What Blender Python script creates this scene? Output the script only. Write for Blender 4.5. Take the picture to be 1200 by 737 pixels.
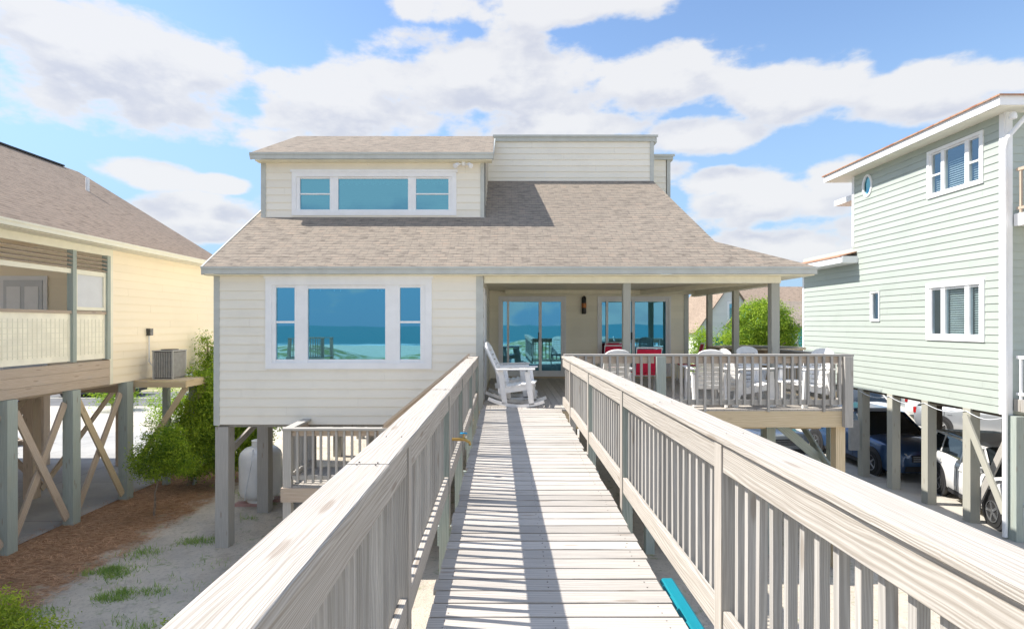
import bpy, math, random
from mathutils import Vector, Matrix
random.seed(7)
R = math.radians
for o in list(bpy.data.objects): bpy.data.objects.remove(o)
sc = bpy.context.scene
COL = sc.collection
EYE = 4.27

# ------------------------------------------------------------------ camera
cd = bpy.data.cameras.new('camera'); cam = bpy.data.objects.new('camera', cd); COL.objects.link(cam)
cam.location = (0, 0, EYE); cam.rotation_euler = (R(90), 0, 0)
cd.sensor_width = 36; cd.lens = 19.5; cd.shift_x = 8/1200; cd.shift_y = 11.5/1200
cd.clip_start = .05; cd.clip_end = 6000
sc.camera = cam

# ------------------------------------------------------------------ sun, exposure
LD = Vector((.81, -.12, -1)).normalized()
SUN_EL = math.asin(-LD.z)
SUN_ROT = math.atan2(-LD.x, -LD.y)
sl = bpy.data.lights.new('sun', 'SUN'); sl.energy = 4.4; sl.angle = R(.53); sl.color = (1, .945, .87)
so = bpy.data.objects.new('sun', sl); COL.objects.link(so); so.location = (-20, 5, 30)
so.rotation_euler = LD.to_track_quat('-Z', 'Y').to_euler()
vs = sc.view_settings
sc.display_settings.display_device = 'sRGB'
vs.view_transform = 'Standard'; vs.look = 'None'; vs.gamma = 1; vs.use_curve_mapping = False
vs.exposure = .87

# ------------------------------------------------------------------ node helpers
class NT:
    def __init__(s, nt): s.nt = nt; s.N = nt.nodes; s.L = nt.links
    def n(s, t, **kw):
        x = s.N.new(t)
        for k, v in kw.items(): setattr(x, k, v)
        return x
    def l(s, a, b): s.L.new(a, b)
    def put(s, v, sock):
        if hasattr(v, 'is_output'): s.L.new(v, sock)
        else: sock.default_value = v
    def m(s, op, a, b=0., c=0., clamp=False):
        x = s.N.new('ShaderNodeMath'); x.operation = op; x.use_clamp = clamp
        s.put(a, x.inputs[0]); s.put(b, x.inputs[1]); s.put(c, x.inputs[2])
        return x.outputs[0]
    def mix(s, f, a, b, bt='MIX'):
        x = s.N.new('ShaderNodeMix'); x.data_type = 'RGBA'; x.blend_type = bt
        s.put(f, x.inputs[0])
        for v, i in ((a, 6), (b, 7)):
            if isinstance(v, tuple) and len(v) == 3: v = (*v, 1)
            s.put(v, x.inputs[i])
        return x.outputs[2]
    def ramp(s, f, lo, hi, t0=0., t1=1.):
        x = s.N.new('ShaderNodeMapRange'); x.interpolation_type = 'SMOOTHSTEP'
        s.put(f, x.inputs[0]); s.put(lo, x.inputs[1]); s.put(hi, x.inputs[2]); s.put(t0, x.inputs[3]); s.put(t1, x.inputs[4])
        return x.outputs[0]
    def noise(s, vec, scale=5, detail=4, rough=.55, dist=0):
        x = s.N.new('ShaderNodeTexNoise')
        if vec is not None: s.l(vec, x.inputs['Vector'])
        x.inputs['Scale'].default_value = scale; x.inputs['Detail'].default_value = detail
        x.inputs['Roughness'].default_value = rough; x.inputs['Distortion'].default_value = dist
        return x.outputs['Fac']
    def mapping(s, vec, scale=(1, 1, 1), loc=(0, 0, 0)):
        x = s.N.new('ShaderNodeMapping'); s.l(vec, x.inputs[0])
        x.inputs['Location'].default_value = loc; x.inputs['Scale'].default_value = scale
        return x.outputs[0]

# ------------------------------------------------------------------ world: Nishita sky with cumulus laid out by direction
w = bpy.data.worlds.new('World'); sc.world = w; w.use_nodes = True
t = NT(w.node_tree); t.N.clear()
def dirang(px, py):
    x, z = (px-592)/650, (380-py)/650
    return math.atan2(x, 1), math.atan2(z, math.hypot(1, x))
g = bpy.data.node_groups.new('cloud_density', 'ShaderNodeTree')
g.interface.new_socket('az', in_out='INPUT', socket_type='NodeSocketFloat')
g.interface.new_socket('el', in_out='INPUT', socket_type='NodeSocketFloat')
g.interface.new_socket('d', in_out='OUTPUT', socket_type='NodeSocketFloat')
q = NT(g); gi = q.n('NodeGroupInput'); go = q.n('NodeGroupOutput')
az, el = gi.outputs[0], gi.outputs[1]
cv = q.n('ShaderNodeCombineXYZ'); q.l(az, cv.inputs[0]); q.l(q.m('MULTIPLY', el, 1.9), cv.inputs[1])
nz = q.noise(cv.outputs[0], 8.5, 9, .56)
nz2 = q.noise(q.mapping(cv.outputs[0], loc=(3.1, 1.7, .4)), 2.3, 5, .5)
blobs = [(130, 78, 215, 82), (-140, 90, 140, 80), (400, 128, 130, 52), (560, 92, 170, 58), (740, 98, 150, 42), (640, 8, 210, 30), (60, 10, 90, 16),
         (920, 108, 105, 46), (1095, 108, 150, 38), (1300, 120, 140, 60), (170, 204, 68, 20), (262, 216, 38, 12), (235, 256, 100, 30),
         (890, 236, 110, 36), (920, 285, 120, 28), (830, 215, 60, 18), (980, 215, 60, 30), (400, 235, 90, 40), (380, 175, 120, 22), (830, 155, 80, 25), (760, 205, 60, 16), (640, 150, 120, 40)]
acc = None
for (px, py, rx, ry) in blobs:
    a0, e0 = dirang(px, py); a1, _ = dirang(px+rx, py); am, _ = dirang(px-rx, py); _, e1 = dirang(px, py-ry); _, em = dirang(px, py+ry)
    sa, se = (a1-am)/2, (e1-em)/2
    dx = q.m('MULTIPLY', q.m('SUBTRACT', az, a0), 1/sa); dy = q.m('MULTIPLY', q.m('SUBTRACT', el, e0), 1/se)
    v = q.m('SUBTRACT', 1.0, q.m('ADD', q.m('MULTIPLY', dx, dx), q.m('MULTIPLY', dy, dy)))
    acc = v if acc is None else q.m('SMOOTH_MAX', acc, v, .25)
acc = q.m('MAXIMUM', acc, -1.2)
front = q.m('ADD', q.m('MULTIPLY', acc, .50), q.m('MULTIPLY', q.m('SUBTRACT', nz, .5), 1.7))
back = q.m('ADD', q.m('MULTIPLY', q.m('SUBTRACT', nz2, .47), 5.0), q.m('MULTIPLY', q.m('SUBTRACT', nz, .5), 1.6))
isb = q.ramp(q.m('ABSOLUTE', az), .95, 1.2)
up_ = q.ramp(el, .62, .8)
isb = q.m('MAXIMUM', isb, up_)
d = q.m('ADD', q.m('MULTIPLY', front, q.m('SUBTRACT', 1., isb)), q.m('MULTIPLY', back, isb))
q.l(d, go.inputs[0])
tc = t.n('ShaderNodeTexCoord'); sx = t.n('ShaderNodeSeparateXYZ'); t.l(tc.outputs['Generated'], sx.inputs[0])
AZ = t.m('ARCTAN2', sx.outputs[0], sx.outputs[1]); EL = t.m('ARCSINE', sx.outputs[2])
def dens(daz, de):
    x = t.n('ShaderNodeGroup'); x.node_tree = g
    t.l(t.m('ADD', AZ, daz), x.inputs[0]); t.l(t.m('ADD', EL, de), x.inputs[1]); return x.outputs[0]
D0 = dens(0, 0); D1 = dens(-.015, .045)
mask = t.ramp(D0, -.06, .26)
shade = t.ramp(t.m('SUBTRACT', D1, D0), -.34, .30)      # 1 = more cloud above -> grey underside
shade = t.m('MULTIPLY', shade, t.ramp(D0, .05, .42))
sky = t.n('ShaderNodeTexSky'); sky.sky_type = 'NISHITA'; sky.sun_disc = False
sky.sun_elevation = SUN_EL; sky.sun_rotation = SUN_ROT; sky.air_density = 1.15; sky.dust_density = .25; sky.ozone_density = 3.2; sky.altitude = 0
skyc = t.mix(1, sky.outputs[0], (.80, .80, .82), 'MULTIPLY')
hz = t.ramp(EL, .0, .50, 1, 0)
skyc = t.mix(t.m('MULTIPLY', hz, .92), skyc, (1.42, 2.25, 3.25))
cloud = t.mix(shade, (3.3, 3.3, 3.34), (2.4, 2.5, 2.85))
cloud = t.mix(t.ramp(EL, .62, .95), cloud, (4.2, 5.0, 6.6))      # overhead cloud, out of view, brightened and tinted blue as added fill light
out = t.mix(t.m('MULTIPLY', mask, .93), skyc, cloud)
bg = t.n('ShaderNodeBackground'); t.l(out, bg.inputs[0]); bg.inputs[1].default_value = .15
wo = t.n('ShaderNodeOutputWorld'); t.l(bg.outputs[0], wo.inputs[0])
w.cycles.sampling_method = 'MANUAL'; w.cycles.sample_map_resolution = 512

# ------------------------------------------------------------------ materials
M = {}
def base(name):
    m = bpy.data.materials.new(name); m.use_nodes = True
    k = NT(m.node_tree); b = k.N['Principled BSDF']; M[name] = m
    return k, b
def bump(k, b, h, strength=.3, dist=.01):
    x = k.n('ShaderNodeBump'); x.inputs['Strength'].default_value = strength; x.inputs['Distance'].default_value = dist
    k.l(h, x.inputs['Height']); k.l(x.outputs[0], b.inputs['Normal'])
def plain(name, col, rough=.6, var=.12, scale=4, metal=0, bmp=0, bscale=60, coat=0):
    k, b = base(name); tc = k.n('ShaderNodeTexCoord')
    n1 = k.noise(tc.outputs['Object'], scale, 5, .6)
    c = k.mix(k.ramp(n1, .3, .7), tuple(x*(1-var) for x in col), tuple(min(1, x*(1+var)) for x in col))
    k.l(c, b.inputs['Base Color']); b.inputs['Roughness'].default_value = rough; b.inputs['Metallic'].default_value = metal
    if coat: b.inputs['Coat Weight'].default_value = coat; b.inputs['Coat Roughness'].default_value = .03
    if bmp: bump(k, b, k.noise(tc.outputs['Object'], bscale, 3), bmp, .004)
    return M[name]
def wood(name, light, dark, contrast=1., stain=(.30, .29, .27), stain_amt=.35, bs=.5, freq=700, wob=.10):
    k, b = base(name); uv = k.n('ShaderNodeUVMap'); uv.uv_map = 'UVMap'
    vec = uv.outputs[0]
    at = k.n('ShaderNodeAttribute'); at.attribute_name = 'tone'
    low = k.noise(k.mapping(vec, (.9, 5, 1)), 1.0, 3, .5)
    sp = k.n('ShaderNodeSeparateXYZ'); k.l(vec, sp.inputs[0])
    rings = k.m('MULTIPLY', k.m('ADD', sp.outputs[1], k.m('MULTIPLY', low, wob)), freq)
    ring1 = k.m('MULTIPLY_ADD', k.m('SINE', rings), .5, .5)
    ring2 = k.m('MULTIPLY_ADD', k.m('SINE', k.m('MULTIPLY', rings, .37)), .5, .5)
    rm_ = k.ramp(k.noise(k.mapping(vec, (.8, 9, 1), (2, 7, 0)), 1.0, 3, .6), .38, .62)
    ring = k.m('ADD', k.m('MULTIPLY', ring1, rm_), k.m('MULTIPLY', ring2, k.m('SUBTRACT', 1., rm_)))
    fine = k.noise(k.mapping(vec, (2.2, 95, 1)), 1.0, 5, .65)
    patch = k.noise(k.mapping(vec, (1.1, 3.5, 1), (5, 2, 0)), 1.0, 4, .6)
    gfac = k.m('ADD', k.m('MULTIPLY', ring, .34*contrast), k.m('MULTIPLY', fine, .66))
    c = k.mix(k.ramp(gfac, .28, .72), dark, light)
    c = k.mix(k.m('MULTIPLY', k.ramp(patch, .52, .75), stain_amt), c, stain)
    crack = k.ramp(k.noise(k.mapping(vec, (.7, 130, 1), (9, 4, 0)), 1.0, 3, .6), .70, .76)
    c = k.mix(k.m('MULTIPLY', crack, .75), c, (.10, .085, .075))
    vo = k.n('ShaderNodeTexVoronoi'); vo.inputs['Scale'].default_value = 1.0; k.l(k.mapping(vec, (1.7, 8.5, 1)), vo.inputs['Vector'])
    knot = k.ramp(vo.outputs['Distance'], .07, .16, 1, 0)
    c = k.mix(k.m('MULTIPLY', knot, .5), c, (.22, .165, .12))
    ton = k.n('ShaderNodeCombineColor')
    for i in range(3): k.l(at.outputs['Fac'], ton.inputs[i])
    c = k.mix(1, c, ton.outputs[0], 'MULTIPLY')
    k.l(c, b.inputs['Base Color']); b.inputs['Roughness'].default_value = .85; b.inputs['Specular IOR Level'].default_value = .25
    bump(k, b, k.m('SUBTRACT', gfac, k.m('MULTIPLY', crack, 1.2)), bs, .004)
    return M[name]
wood('cap_wood', (.545, .51, .46), (.33, .295, .25), .8, (.38, .34, .30), .55, .5, 760, .11)
wood('deck_wood', (.57, .535, .485), (.37, .34, .305), .7, (.34, .32, .30), .5)
wood('grey_wood', (.52, .50, .46), (.36, .34, .31), .7)
wood('green_wood', (.44, .48, .44), (.29, .335, .30), .8, (.36, .36, .29), .5)
wood('tan_wood', (.66, .55, .38), (.48, .38, .24), .8, (.50, .42, .28), .3)
wood('brown_wood', (.60, .50, .40), (.42, .33, .25), .9, (.46, .42, .38), .5)
wood('post_paint', (.50, .49, .42), (.40, .39, .33), .4, (.40, .40, .38), .4, .25)
wood('dark_wood', (.20, .17, .13), (.11, .09, .07), .8)
wood('tub_wood', (.36, .28, .18), (.24, .18, .11), .5, (.30, .24, .17), .4)

def siding_mat(name, col, grime=.10):
    k, b = base(name); uv = k.n('ShaderNodeUVMap'); uv.uv_map = 'UVMap'; at = k.n('ShaderNodeAttribute'); at.attribute_name = 'tone'
    tc = k.n('ShaderNodeTexCoord')
    n1 = k.noise(tc.outputs['Object'], 1.3, 5, .6); n2 = k.noise(k.mapping(uv.outputs[0], (3, 60, 1)), 1, 4, .6)
    c = k.mix(k.m('MULTIPLY', k.ramp(n1, .45, .75), grime*2.2), col, tuple(x*.78 for x in col))
    c = k.mix(k.m('MULTIPLY', n2, .10), c, tuple(x*.7 for x in col))
    ton = k.n('ShaderNodeCombineColor')
    for i in range(3): k.l(at.outputs['Fac'], ton.inputs[i])
    c = k.mix(1, c, ton.outputs[0], 'MULTIPLY')
    k.l(c, b.inputs['Base Color']); b.inputs['Roughness'].default_value = .55
    bump(k, b, n2, .12, .003)
siding_mat('siding_cream', (.86, .81, .70), .16)
siding_mat('siding_tan', (.95, .89, .72))
siding_mat('siding_mint', (.43, .477, .43), .12)
siding_mat('siding_yellow', (.93, .82, .62), .06)
siding_mat('siding_teal', (.10, .50, .50))
siding_mat('siding_white', (.74, .74, .70))

def shingle(name, cols, mort=(.12, .10, .09)):
    k, b = base(name); uv = k.n('ShaderNodeUVMap'); uv.uv_map = 'UVMap'
    br = k.n('ShaderNodeTexBrick'); k.l(uv.outputs[0], br.inputs['Vector'])
    br.inputs['Scale'].default_value = 1; br.inputs['Brick Width'].default_value = .16; br.inputs['Row Height'].default_value = .125
    br.inputs['Mortar Size'].default_value = .006; br.inputs['Mortar Smooth'].default_value = .3; br.offset = .37; br.offset_frequency = 3
    br.inputs['Color1'].default_value = (0, 0, 0, 1); br.inputs['Color2'].default_value = (1, 1, 1, 1); br.inputs['Mortar'].default_value = (.5, .5, .5, 1)
    wn = k.n('ShaderNodeTexWhiteNoise'); wn.noise_dimensions = '1D'; k.l(br.outputs[0], wn.inputs['W'])
    n1 = k.ramp(k.noise(k.mapping(uv.outputs[0], (3.6, 15, 1)), 1, 4, .7), .32, .68); n2 = k.noise(uv.outputs[0], .35, 4, .5); gr = k.noise(uv.outputs[0], 90, 2)
    r = k.n('ShaderNodeValToRGB'); r.color_ramp.elements[0].color = (*cols[0], 1); r.color_ramp.elements[1].color = (*cols[-1], 1)
    r.color_ramp.elements[0].position = .12; r.color_ramp.elements[1].position = .9
    for i, cc in enumerate(cols[1:-1]): e = r.color_ramp.elements.new(.3+.35*i); e.color = (*cc, 1)
    k.l(k.m('MULTIPLY_ADD', br.outputs[0], .30, k.m('MULTIPLY', n1, .70)), r.inputs[0])
    c = k.mix(k.m('MULTIPLY', k.ramp(n2, .4, .7), .22), r.outputs[0], tuple(x*.7 for x in cols[1]))
    c = k.mix(k.m('MULTIPLY', gr, .35), c, tuple(x*.6 for x in cols[1]))
    c = k.mix(k.m('MULTIPLY', br.outputs['Fac'], .35), c, mort)
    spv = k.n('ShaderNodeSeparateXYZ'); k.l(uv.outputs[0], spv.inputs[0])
    row_shadow = k.ramp(k.m('FRACT', k.m('MULTIPLY', spv.outputs[1], 8)), .06, .2, 1, 0)  # shadow line along each shingle course, painted into the colour
    c = k.mix(k.m('MULTIPLY', row_shadow, k.m('MULTIPLY_ADD', k.noise(k.mapping(uv.outputs[0], (5, 1, 1), (3, 3, 0)), 1, 2), .9, .05)), c, tuple(x*.45 for x in cols[0]))
    k.l(c, b.inputs['Base Color']); b.inputs['Roughness'].default_value = .95; b.inputs['Specular IOR Level'].default_value = .15
    sp = k.n('ShaderNodeSeparateXYZ'); k.l(uv.outputs[0], sp.inputs[0])
    lap = k.m('SUBTRACT', 1., k.m('FRACT', k.m('MULTIPLY', sp.outputs[1], 8)))
    bump(k, b, k.m('ADD', lap, k.m('MULTIPLY', br.outputs[0], .6)), .7, .014)
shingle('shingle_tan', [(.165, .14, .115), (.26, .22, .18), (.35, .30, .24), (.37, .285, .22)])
shingle('shingle_brown', [(.22, .165, .12), (.31, .24, .185), (.39, .305, .235), (.40, .30, .225)])
shingle('shingle_red', [(.34, .15, .10), (.46, .24, .16), (.5, .30, .2), (.42, .3, .24)])

plain('trim_grey', (.50, .51, .47), .5, .06)
plain('trim_white', (.84, .84, .84), .35, .03)
plain('trim_cream', (.80, .77, .62), .4, .03)
plain('chair_white', (.86, .85, .83), .4, .05, 9)
plain('red_fabric', (.70, .015, .06), .8, .1, 20)
plain('soffit', (.80, .75, .58), .6, .05)
plain('soffit_white', (.78, .76, .66), .6, .04)
plain('ac_metal', (.36, .36, .35), .5, .1, 8)
plain('ac_dark', (.05, .05, .05), .6)
plain('tank_white', (.74, .74, .73), .35, .05, 3)
plain('pink_block', (.45, .27, .24), .9, .1, 8, 0, .4)
plain('brass', (.55, .36, .12), .35, .1, 20, .9)
plain('blue_plastic', (.02, .30, .58), .4)
plain('teal_vinyl', (.0, .21, .265), .45, .08, 2)
plain('lamp_black', (.02, .02, .02), .4)
plain('lamp_copper', (.42, .16, .06), .35, .1, 20, .8)
plain('pvc', (.72, .74, .76), .4)
plain('rubber', (.018, .018, .018), .8)
plain('plastic_dark', (.03, .03, .032), .55)
plain('alloy', (.55, .56, .58), .25, .05, 5, .9)
plain('car_blue', (.035, .085, .19), .28, .03, 2, .35, 0, 60, 1)
plain('car_white', (.78, .78, .77), .3, .02, 2, 0, 0, 60, 1)
plain('car_silver', (.42, .44, .46), .3, .02, 2, .5, 0, 60, 1)
plain('car_glass', (.018, .024, .028), .03, .02, 2, 0, 0, 60, .6)
plain('headlight', (.65, .68, .72), .08, .1, 30, .5, 0, 60, 1)
plain('tail_red', (.45, .01, .01), .2)
plain('blind', (.80, .84, .80), .6)
plain('panel_plastic', (.88, .84, .68), .35, .08, 3)
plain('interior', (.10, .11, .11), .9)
plain('curtain', (.75, .76, .78), .9)
plain('hot_water', (.03, .22, .42), .08, .1, 3)
plain('nail', (.12, .10, .09), .6)
plain('bark', (.26, .20, .15), .9, .25, 18, 0, .6, 30)
plain('door_white', (.62, .64, .66), .5, .03)
plain('blue_towel', (.03, .12, .55), .9)
plain('needle', (.46, .27, .15), .9, .4, 3)
for PN, PT, PG in (('pane', (.30, .50, .56, 1), (.20, .52, .68, 1)), ('pane_pale', (.62, .70, .72, 1), (.60, .72, .80, 1))):
  k, b = base(PN)
  k.N.remove(b); ou = [x for x in k.N if x.type == 'OUTPUT_MATERIAL'][0]
  tr = k.n('ShaderNodeBsdfTransparent'); tr.inputs[0].default_value = PT
  gl = k.n('ShaderNodeBsdfGlossy'); gl.inputs[0].default_value = PG; gl.inputs['Roughness'].default_value = .012
  tc = k.n('ShaderNodeTexCoord'); bp = k.n('ShaderNodeBump'); bp.inputs['Strength'].default_value = .03; bp.inputs['Distance'].default_value = .05
  k.l(k.noise(tc.outputs['Object'], 1.1, 1), bp.inputs['Height']); k.l(bp.outputs[0], gl.inputs['Normal'])
  mx = k.n('ShaderNodeMixShader'); mx.inputs[0].default_value = .72 if PN == 'pane' else .33
  k.l(tr.outputs[0], mx.inputs[1]); k.l(gl.outputs[0], mx.inputs[2]); k.l(mx.outputs[0], ou.inputs[0])

def leafmat(name, c1, c2):
    k, b = base(name); at = k.n('ShaderNodeAttribute'); at.attribute_name = 'tone'
    c = k.mix(at.outputs['Fac'], c1, c2)
    k.l(c, b.inputs['Base Color']); b.inputs['Roughness'].default_value = .55; b.inputs['Specular IOR Level'].default_value = .3
    b.inputs['Transmission Weight'].default_value = 0
    tl = k.n('ShaderNodeBsdfTranslucent'); k.l(k.mix(1, c, (1.2, 1.5, .6), 'MULTIPLY'), tl.inputs[0])
    mx = k.n('ShaderNodeMixShader'); mx.inputs[0].default_value = .35; ou = [x for x in k.N if x.type == 'OUTPUT_MATERIAL'][0]
    k.l(b.outputs[0], mx.inputs[1]); k.l(tl.outputs[0], mx.inputs[2]); k.l(mx.outputs[0], ou.inputs[0])
leafmat('leaf', (.09, .17, .02), (.42, .52, .05))
leafmat('leaf_yellow', (.20, .28, .03), (.52, .55, .07))
leafmat('grass', (.16, .26, .07), (.42, .50, .18))

# ------------------------------------------------------------------ mesh builder
def wloc(o):
    v = Vector((0, 0, 0))
    while o is not None: v += Vector(o.location); o = o.parent
    return v
class MB:
    def __init__(s): s.v = []; s.f = []; s.uv = []; s.tn = []; s.sm = False
    def face(s, pts, uvs=None, tone=1.):
        i = len(s.v); s.v += [tuple(p) for p in pts]; s.f.append(tuple(range(i, i+len(pts))))
        s.uv += list(uvs) if uvs else [(0, 0)]*len(pts); s.tn.append(tone)
    def box(s, x0, x1, y0, y1, z0, z1, tone=None):
        d = (x1-x0, y1-y0, z1-z0); a = max(range(3), key=lambda i: d[i])
        c = [(x0+x1)/2, (y0+y1)/2, (z0+z1)/2]; p1 = list(c); p2 = list(c)
        p1[a] -= d[a]/2; p2[a] += d[a]/2
        if a == 2: up = (0, 1, 0); W, T = d[0], d[1]
        elif a == 1: up = (0, 0, 1); W, T = d[0], d[2]
        else: up = (0, 0, 1); W, T = d[1], d[2]
        s.board(p1, p2, W, T, up, tone=tone)
        return s
    def board(s, p1, p2, W, T, up=(0, 0, 1), bev=0, segs=1, jit=0, tone=None, taper=1.):
        """bar from p1 to p2, W across, T along up"""
        p1 = Vector(p1); p2 = Vector(p2); d = p2-p1; L = d.length
        if L < 1e-6: return s
        d /= L; up = Vector(up); up = (up-d*up.dot(d))
        if up.length < 1e-4: up = Vector((1, 0, 0)); up = up-d*up.dot(d)
        up.normalize(); sd = d.cross(up)
        tone = random.uniform(.88, 1.06) if tone is None else tone
        u0 = random.uniform(0, 50); v0 = random.uniform(0, 50)
        def prof(k, kk=0):
            a, c = W/2*k, T/2*k
            if bev: return [(-a+bev, -c), (a-bev, -c), (a, -c+bev), (a, c-bev), (a-bev, c), (-a+bev, c), (-a, c-bev), (-a, -c+bev)]
            return [(-a, -c), (a, -c), (a, c), (-a, c)]
        rings = []
        for i in range(segs+1):
            f = i/segs; pr = prof(1+(taper-1)*f); rg = []
            for (a, c) in pr:
                ja = random.uniform(-jit, jit) if jit else 0; jc = random.uniform(-jit, jit) if jit else 0
                rg.append(p1+d*(L*f)+sd*(a+ja)+up*(c+jc))
            rings.append(rg)
        n = len(rings[0]); pr = prof(1); per = [0]
        for j in range(n):
            a = pr[j]; bq = pr[(j+1) % n]; per.append(per[-1]+math.hypot(a[0]-bq[0], a[1]-bq[1]))
        for i in range(segs):
            ua, ub = u0+L*i/segs, u0+L*(i+1)/segs
            for j in range(n):
                j2 = (j+1) % n
                s.face([rings[i][j], rings[i+1][j], rings[i+1][j2], rings[i][j2]],
                       [(ua, v0+per[j]), (ub, v0+per[j]), (ub, v0+per[j+1]), (ua, v0+per[j+1])], tone)
        e = [(u0+c*.3, v0+a) for (a, c) in pr]
        s.face(rings[0], e, tone*.9); s.face(rings[-1][::-1], e[::-1], tone*.9)
        return s
    def tube(s, pts, rad, n=10, cap=True, tone=1.):
        pts = [Vector(p) for p in pts]; rad = rad if isinstance(rad, (list, tuple)) else [rad]*len(pts); rg = []
        for i, p in enumerate(pts):
            d = (pts[min(i+1, len(pts)-1)]-pts[max(i-1, 0)]).normalized()
            a = d.orthogonal().normalized() if abs(d.z) < .95 else (Vector((1, 0, 0))-d*d.x).normalized()
            if abs(d.z) < .95: a = d.cross(Vector((0, 0, 1))).normalized()
            c = d.cross(a)
            rg.append([p+(a*math.cos(2*math.pi*j/n)+c*math.sin(2*math.pi*j/n))*rad[i] for j in range(n)])
        for i in range(len(pts)-1):
            for j in range(n):
                k = (j+1) % n; s.face([rg[i][j], rg[i+1][j], rg[i+1][k], rg[i][k]], [(i, j*.1), (i+1, j*.1), (i+1, j*.1+.1), (i, j*.1+.1)], tone)
        if cap: s.face(rg[0], None, tone); s.face(rg[-1][::-1], None, tone)
        return s
    def lathe(s, c, prof, n=24, tone=1.):
        c = Vector(c)
        rg = [[c+Vector((r*math.cos(2*math.pi*j/n), r*math.sin(2*math.pi*j/n), z)) for j in range(n)] for r, z in prof]
        for i in range(len(rg)-1):
            for j in range(n):
                k = (j+1) % n; s.face([rg[i][j], rg[i][k], rg[i+1][k], rg[i+1][j]], None, tone)
        s.face(rg[0][::-1], None, tone); s.face(rg[-1], None, tone); return s
    def disc(s, c, axis, r, th, n=24, r2=None, tone=1.):
        c = Vector(c); ax = Vector(axis).normalized(); a = ax.orthogonal().normalized(); b_ = ax.cross(a); r2 = r if r2 is None else r2
        A = [c-ax*th/2+(a*math.cos(6.28318*j/n)+b_*math.sin(6.28318*j/n))*r for j in range(n)]
        B = [c+ax*th/2+(a*math.cos(6.28318*j/n)+b_*math.sin(6.28318*j/n))*r2 for j in range(n)]
        for j in range(n): k = (j+1) % n; s.face([A[j], A[k], B[k], B[j]], None, tone)
        s.face(A[::-1], None, tone); s.face(B, None, tone); return s
    def prism(s, pts, ext, tone=1., uvf=None):
        """polygon pts (3d) extruded by vector ext"""
        P = [Vector(p) for p in pts]; E = Vector(ext); Q = [p+E for p in P]
        uv = [uvf(p) for p in P] if uvf else [((p.x+p.y), p.z) for p in P]
        s.face(P, uv, tone); s.face(Q[::-1], uv[::-1], tone)
        n = len(P)
        for i in range(n): j = (i+1) % n; s.face([P[i], Q[i], Q[j], P[j]], [uv[i], uv[i], uv[j], uv[j]], tone)
        return s
    def build(s, name, mat, parent=None, smooth=False, fix=True):
        off = wloc(parent) if parent else Vector((0, 0, 0))
        me = bpy.data.meshes.new(name); me.from_pydata([tuple(Vector(v)-off) for v in s.v], [], s.f)
        ul = me.uv_layers.new(name='UVMap')
        for i, c in enumerate(s.uv): ul.data[i].uv = c
        at = me.attributes.new('tone', 'FLOAT', 'FACE'); at.data.foreach_set('value', s.tn)
        me.materials.append(M[mat])
        if fix or smooth:
            import bmesh
            bm = bmesh.new(); bm.from_mesh(me)
            if smooth: bmesh.ops.remove_doubles(bm, verts=bm.verts, dist=1e-4)
            if fix: bmesh.ops.recalc_face_normals(bm, faces=bm.faces)
            bm.to_mesh(me); bm.free()
        if smooth:
            for p in me.polygons: p.use_smooth = True
            me.set_sharp_from_angle(angle=R(38))
        o = bpy.data.objects.new(name, me); COL.objects.link(o)
        if parent: o.parent = parent
        return o
def tag(o, label=None, cat=None, group=None, kind=None):
    if label: o['label'] = label
    if cat: o['category'] = cat
    if group: o['group'] = group
    if kind: o['kind'] = kind
    return o
def thing(name, loc, label, cat, group=None):
    o = bpy.data.objects.new(name, None); COL.objects.link(o); o.location = loc; o.empty_display_size = .2
    return tag(o, label, cat, group)
def dup(o, loc, rz=0, label=None, parent=None):
    c = o.copy(); COL.objects.link(c)
    if loc is not None: c.location = loc; c.rotation_euler = (0, 0, rz)
    c.parent = parent
    if label: c['label'] = label
    for ch in list(o.children): dup(ch, None, 0, None, c)
    return c
def bx(name, mat, parent, *a, tone=None):
    m = MB()
    if a and isinstance(a[0], (tuple, list)):
        for q in a: m.box(*q, tone=tone)
    else: m.box(*a, tone=tone)
    return m.build(name, mat, parent)

def TR(par, mat, *a): return bx('corner_trim', mat, par, *a[:6], tone=1)
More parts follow.
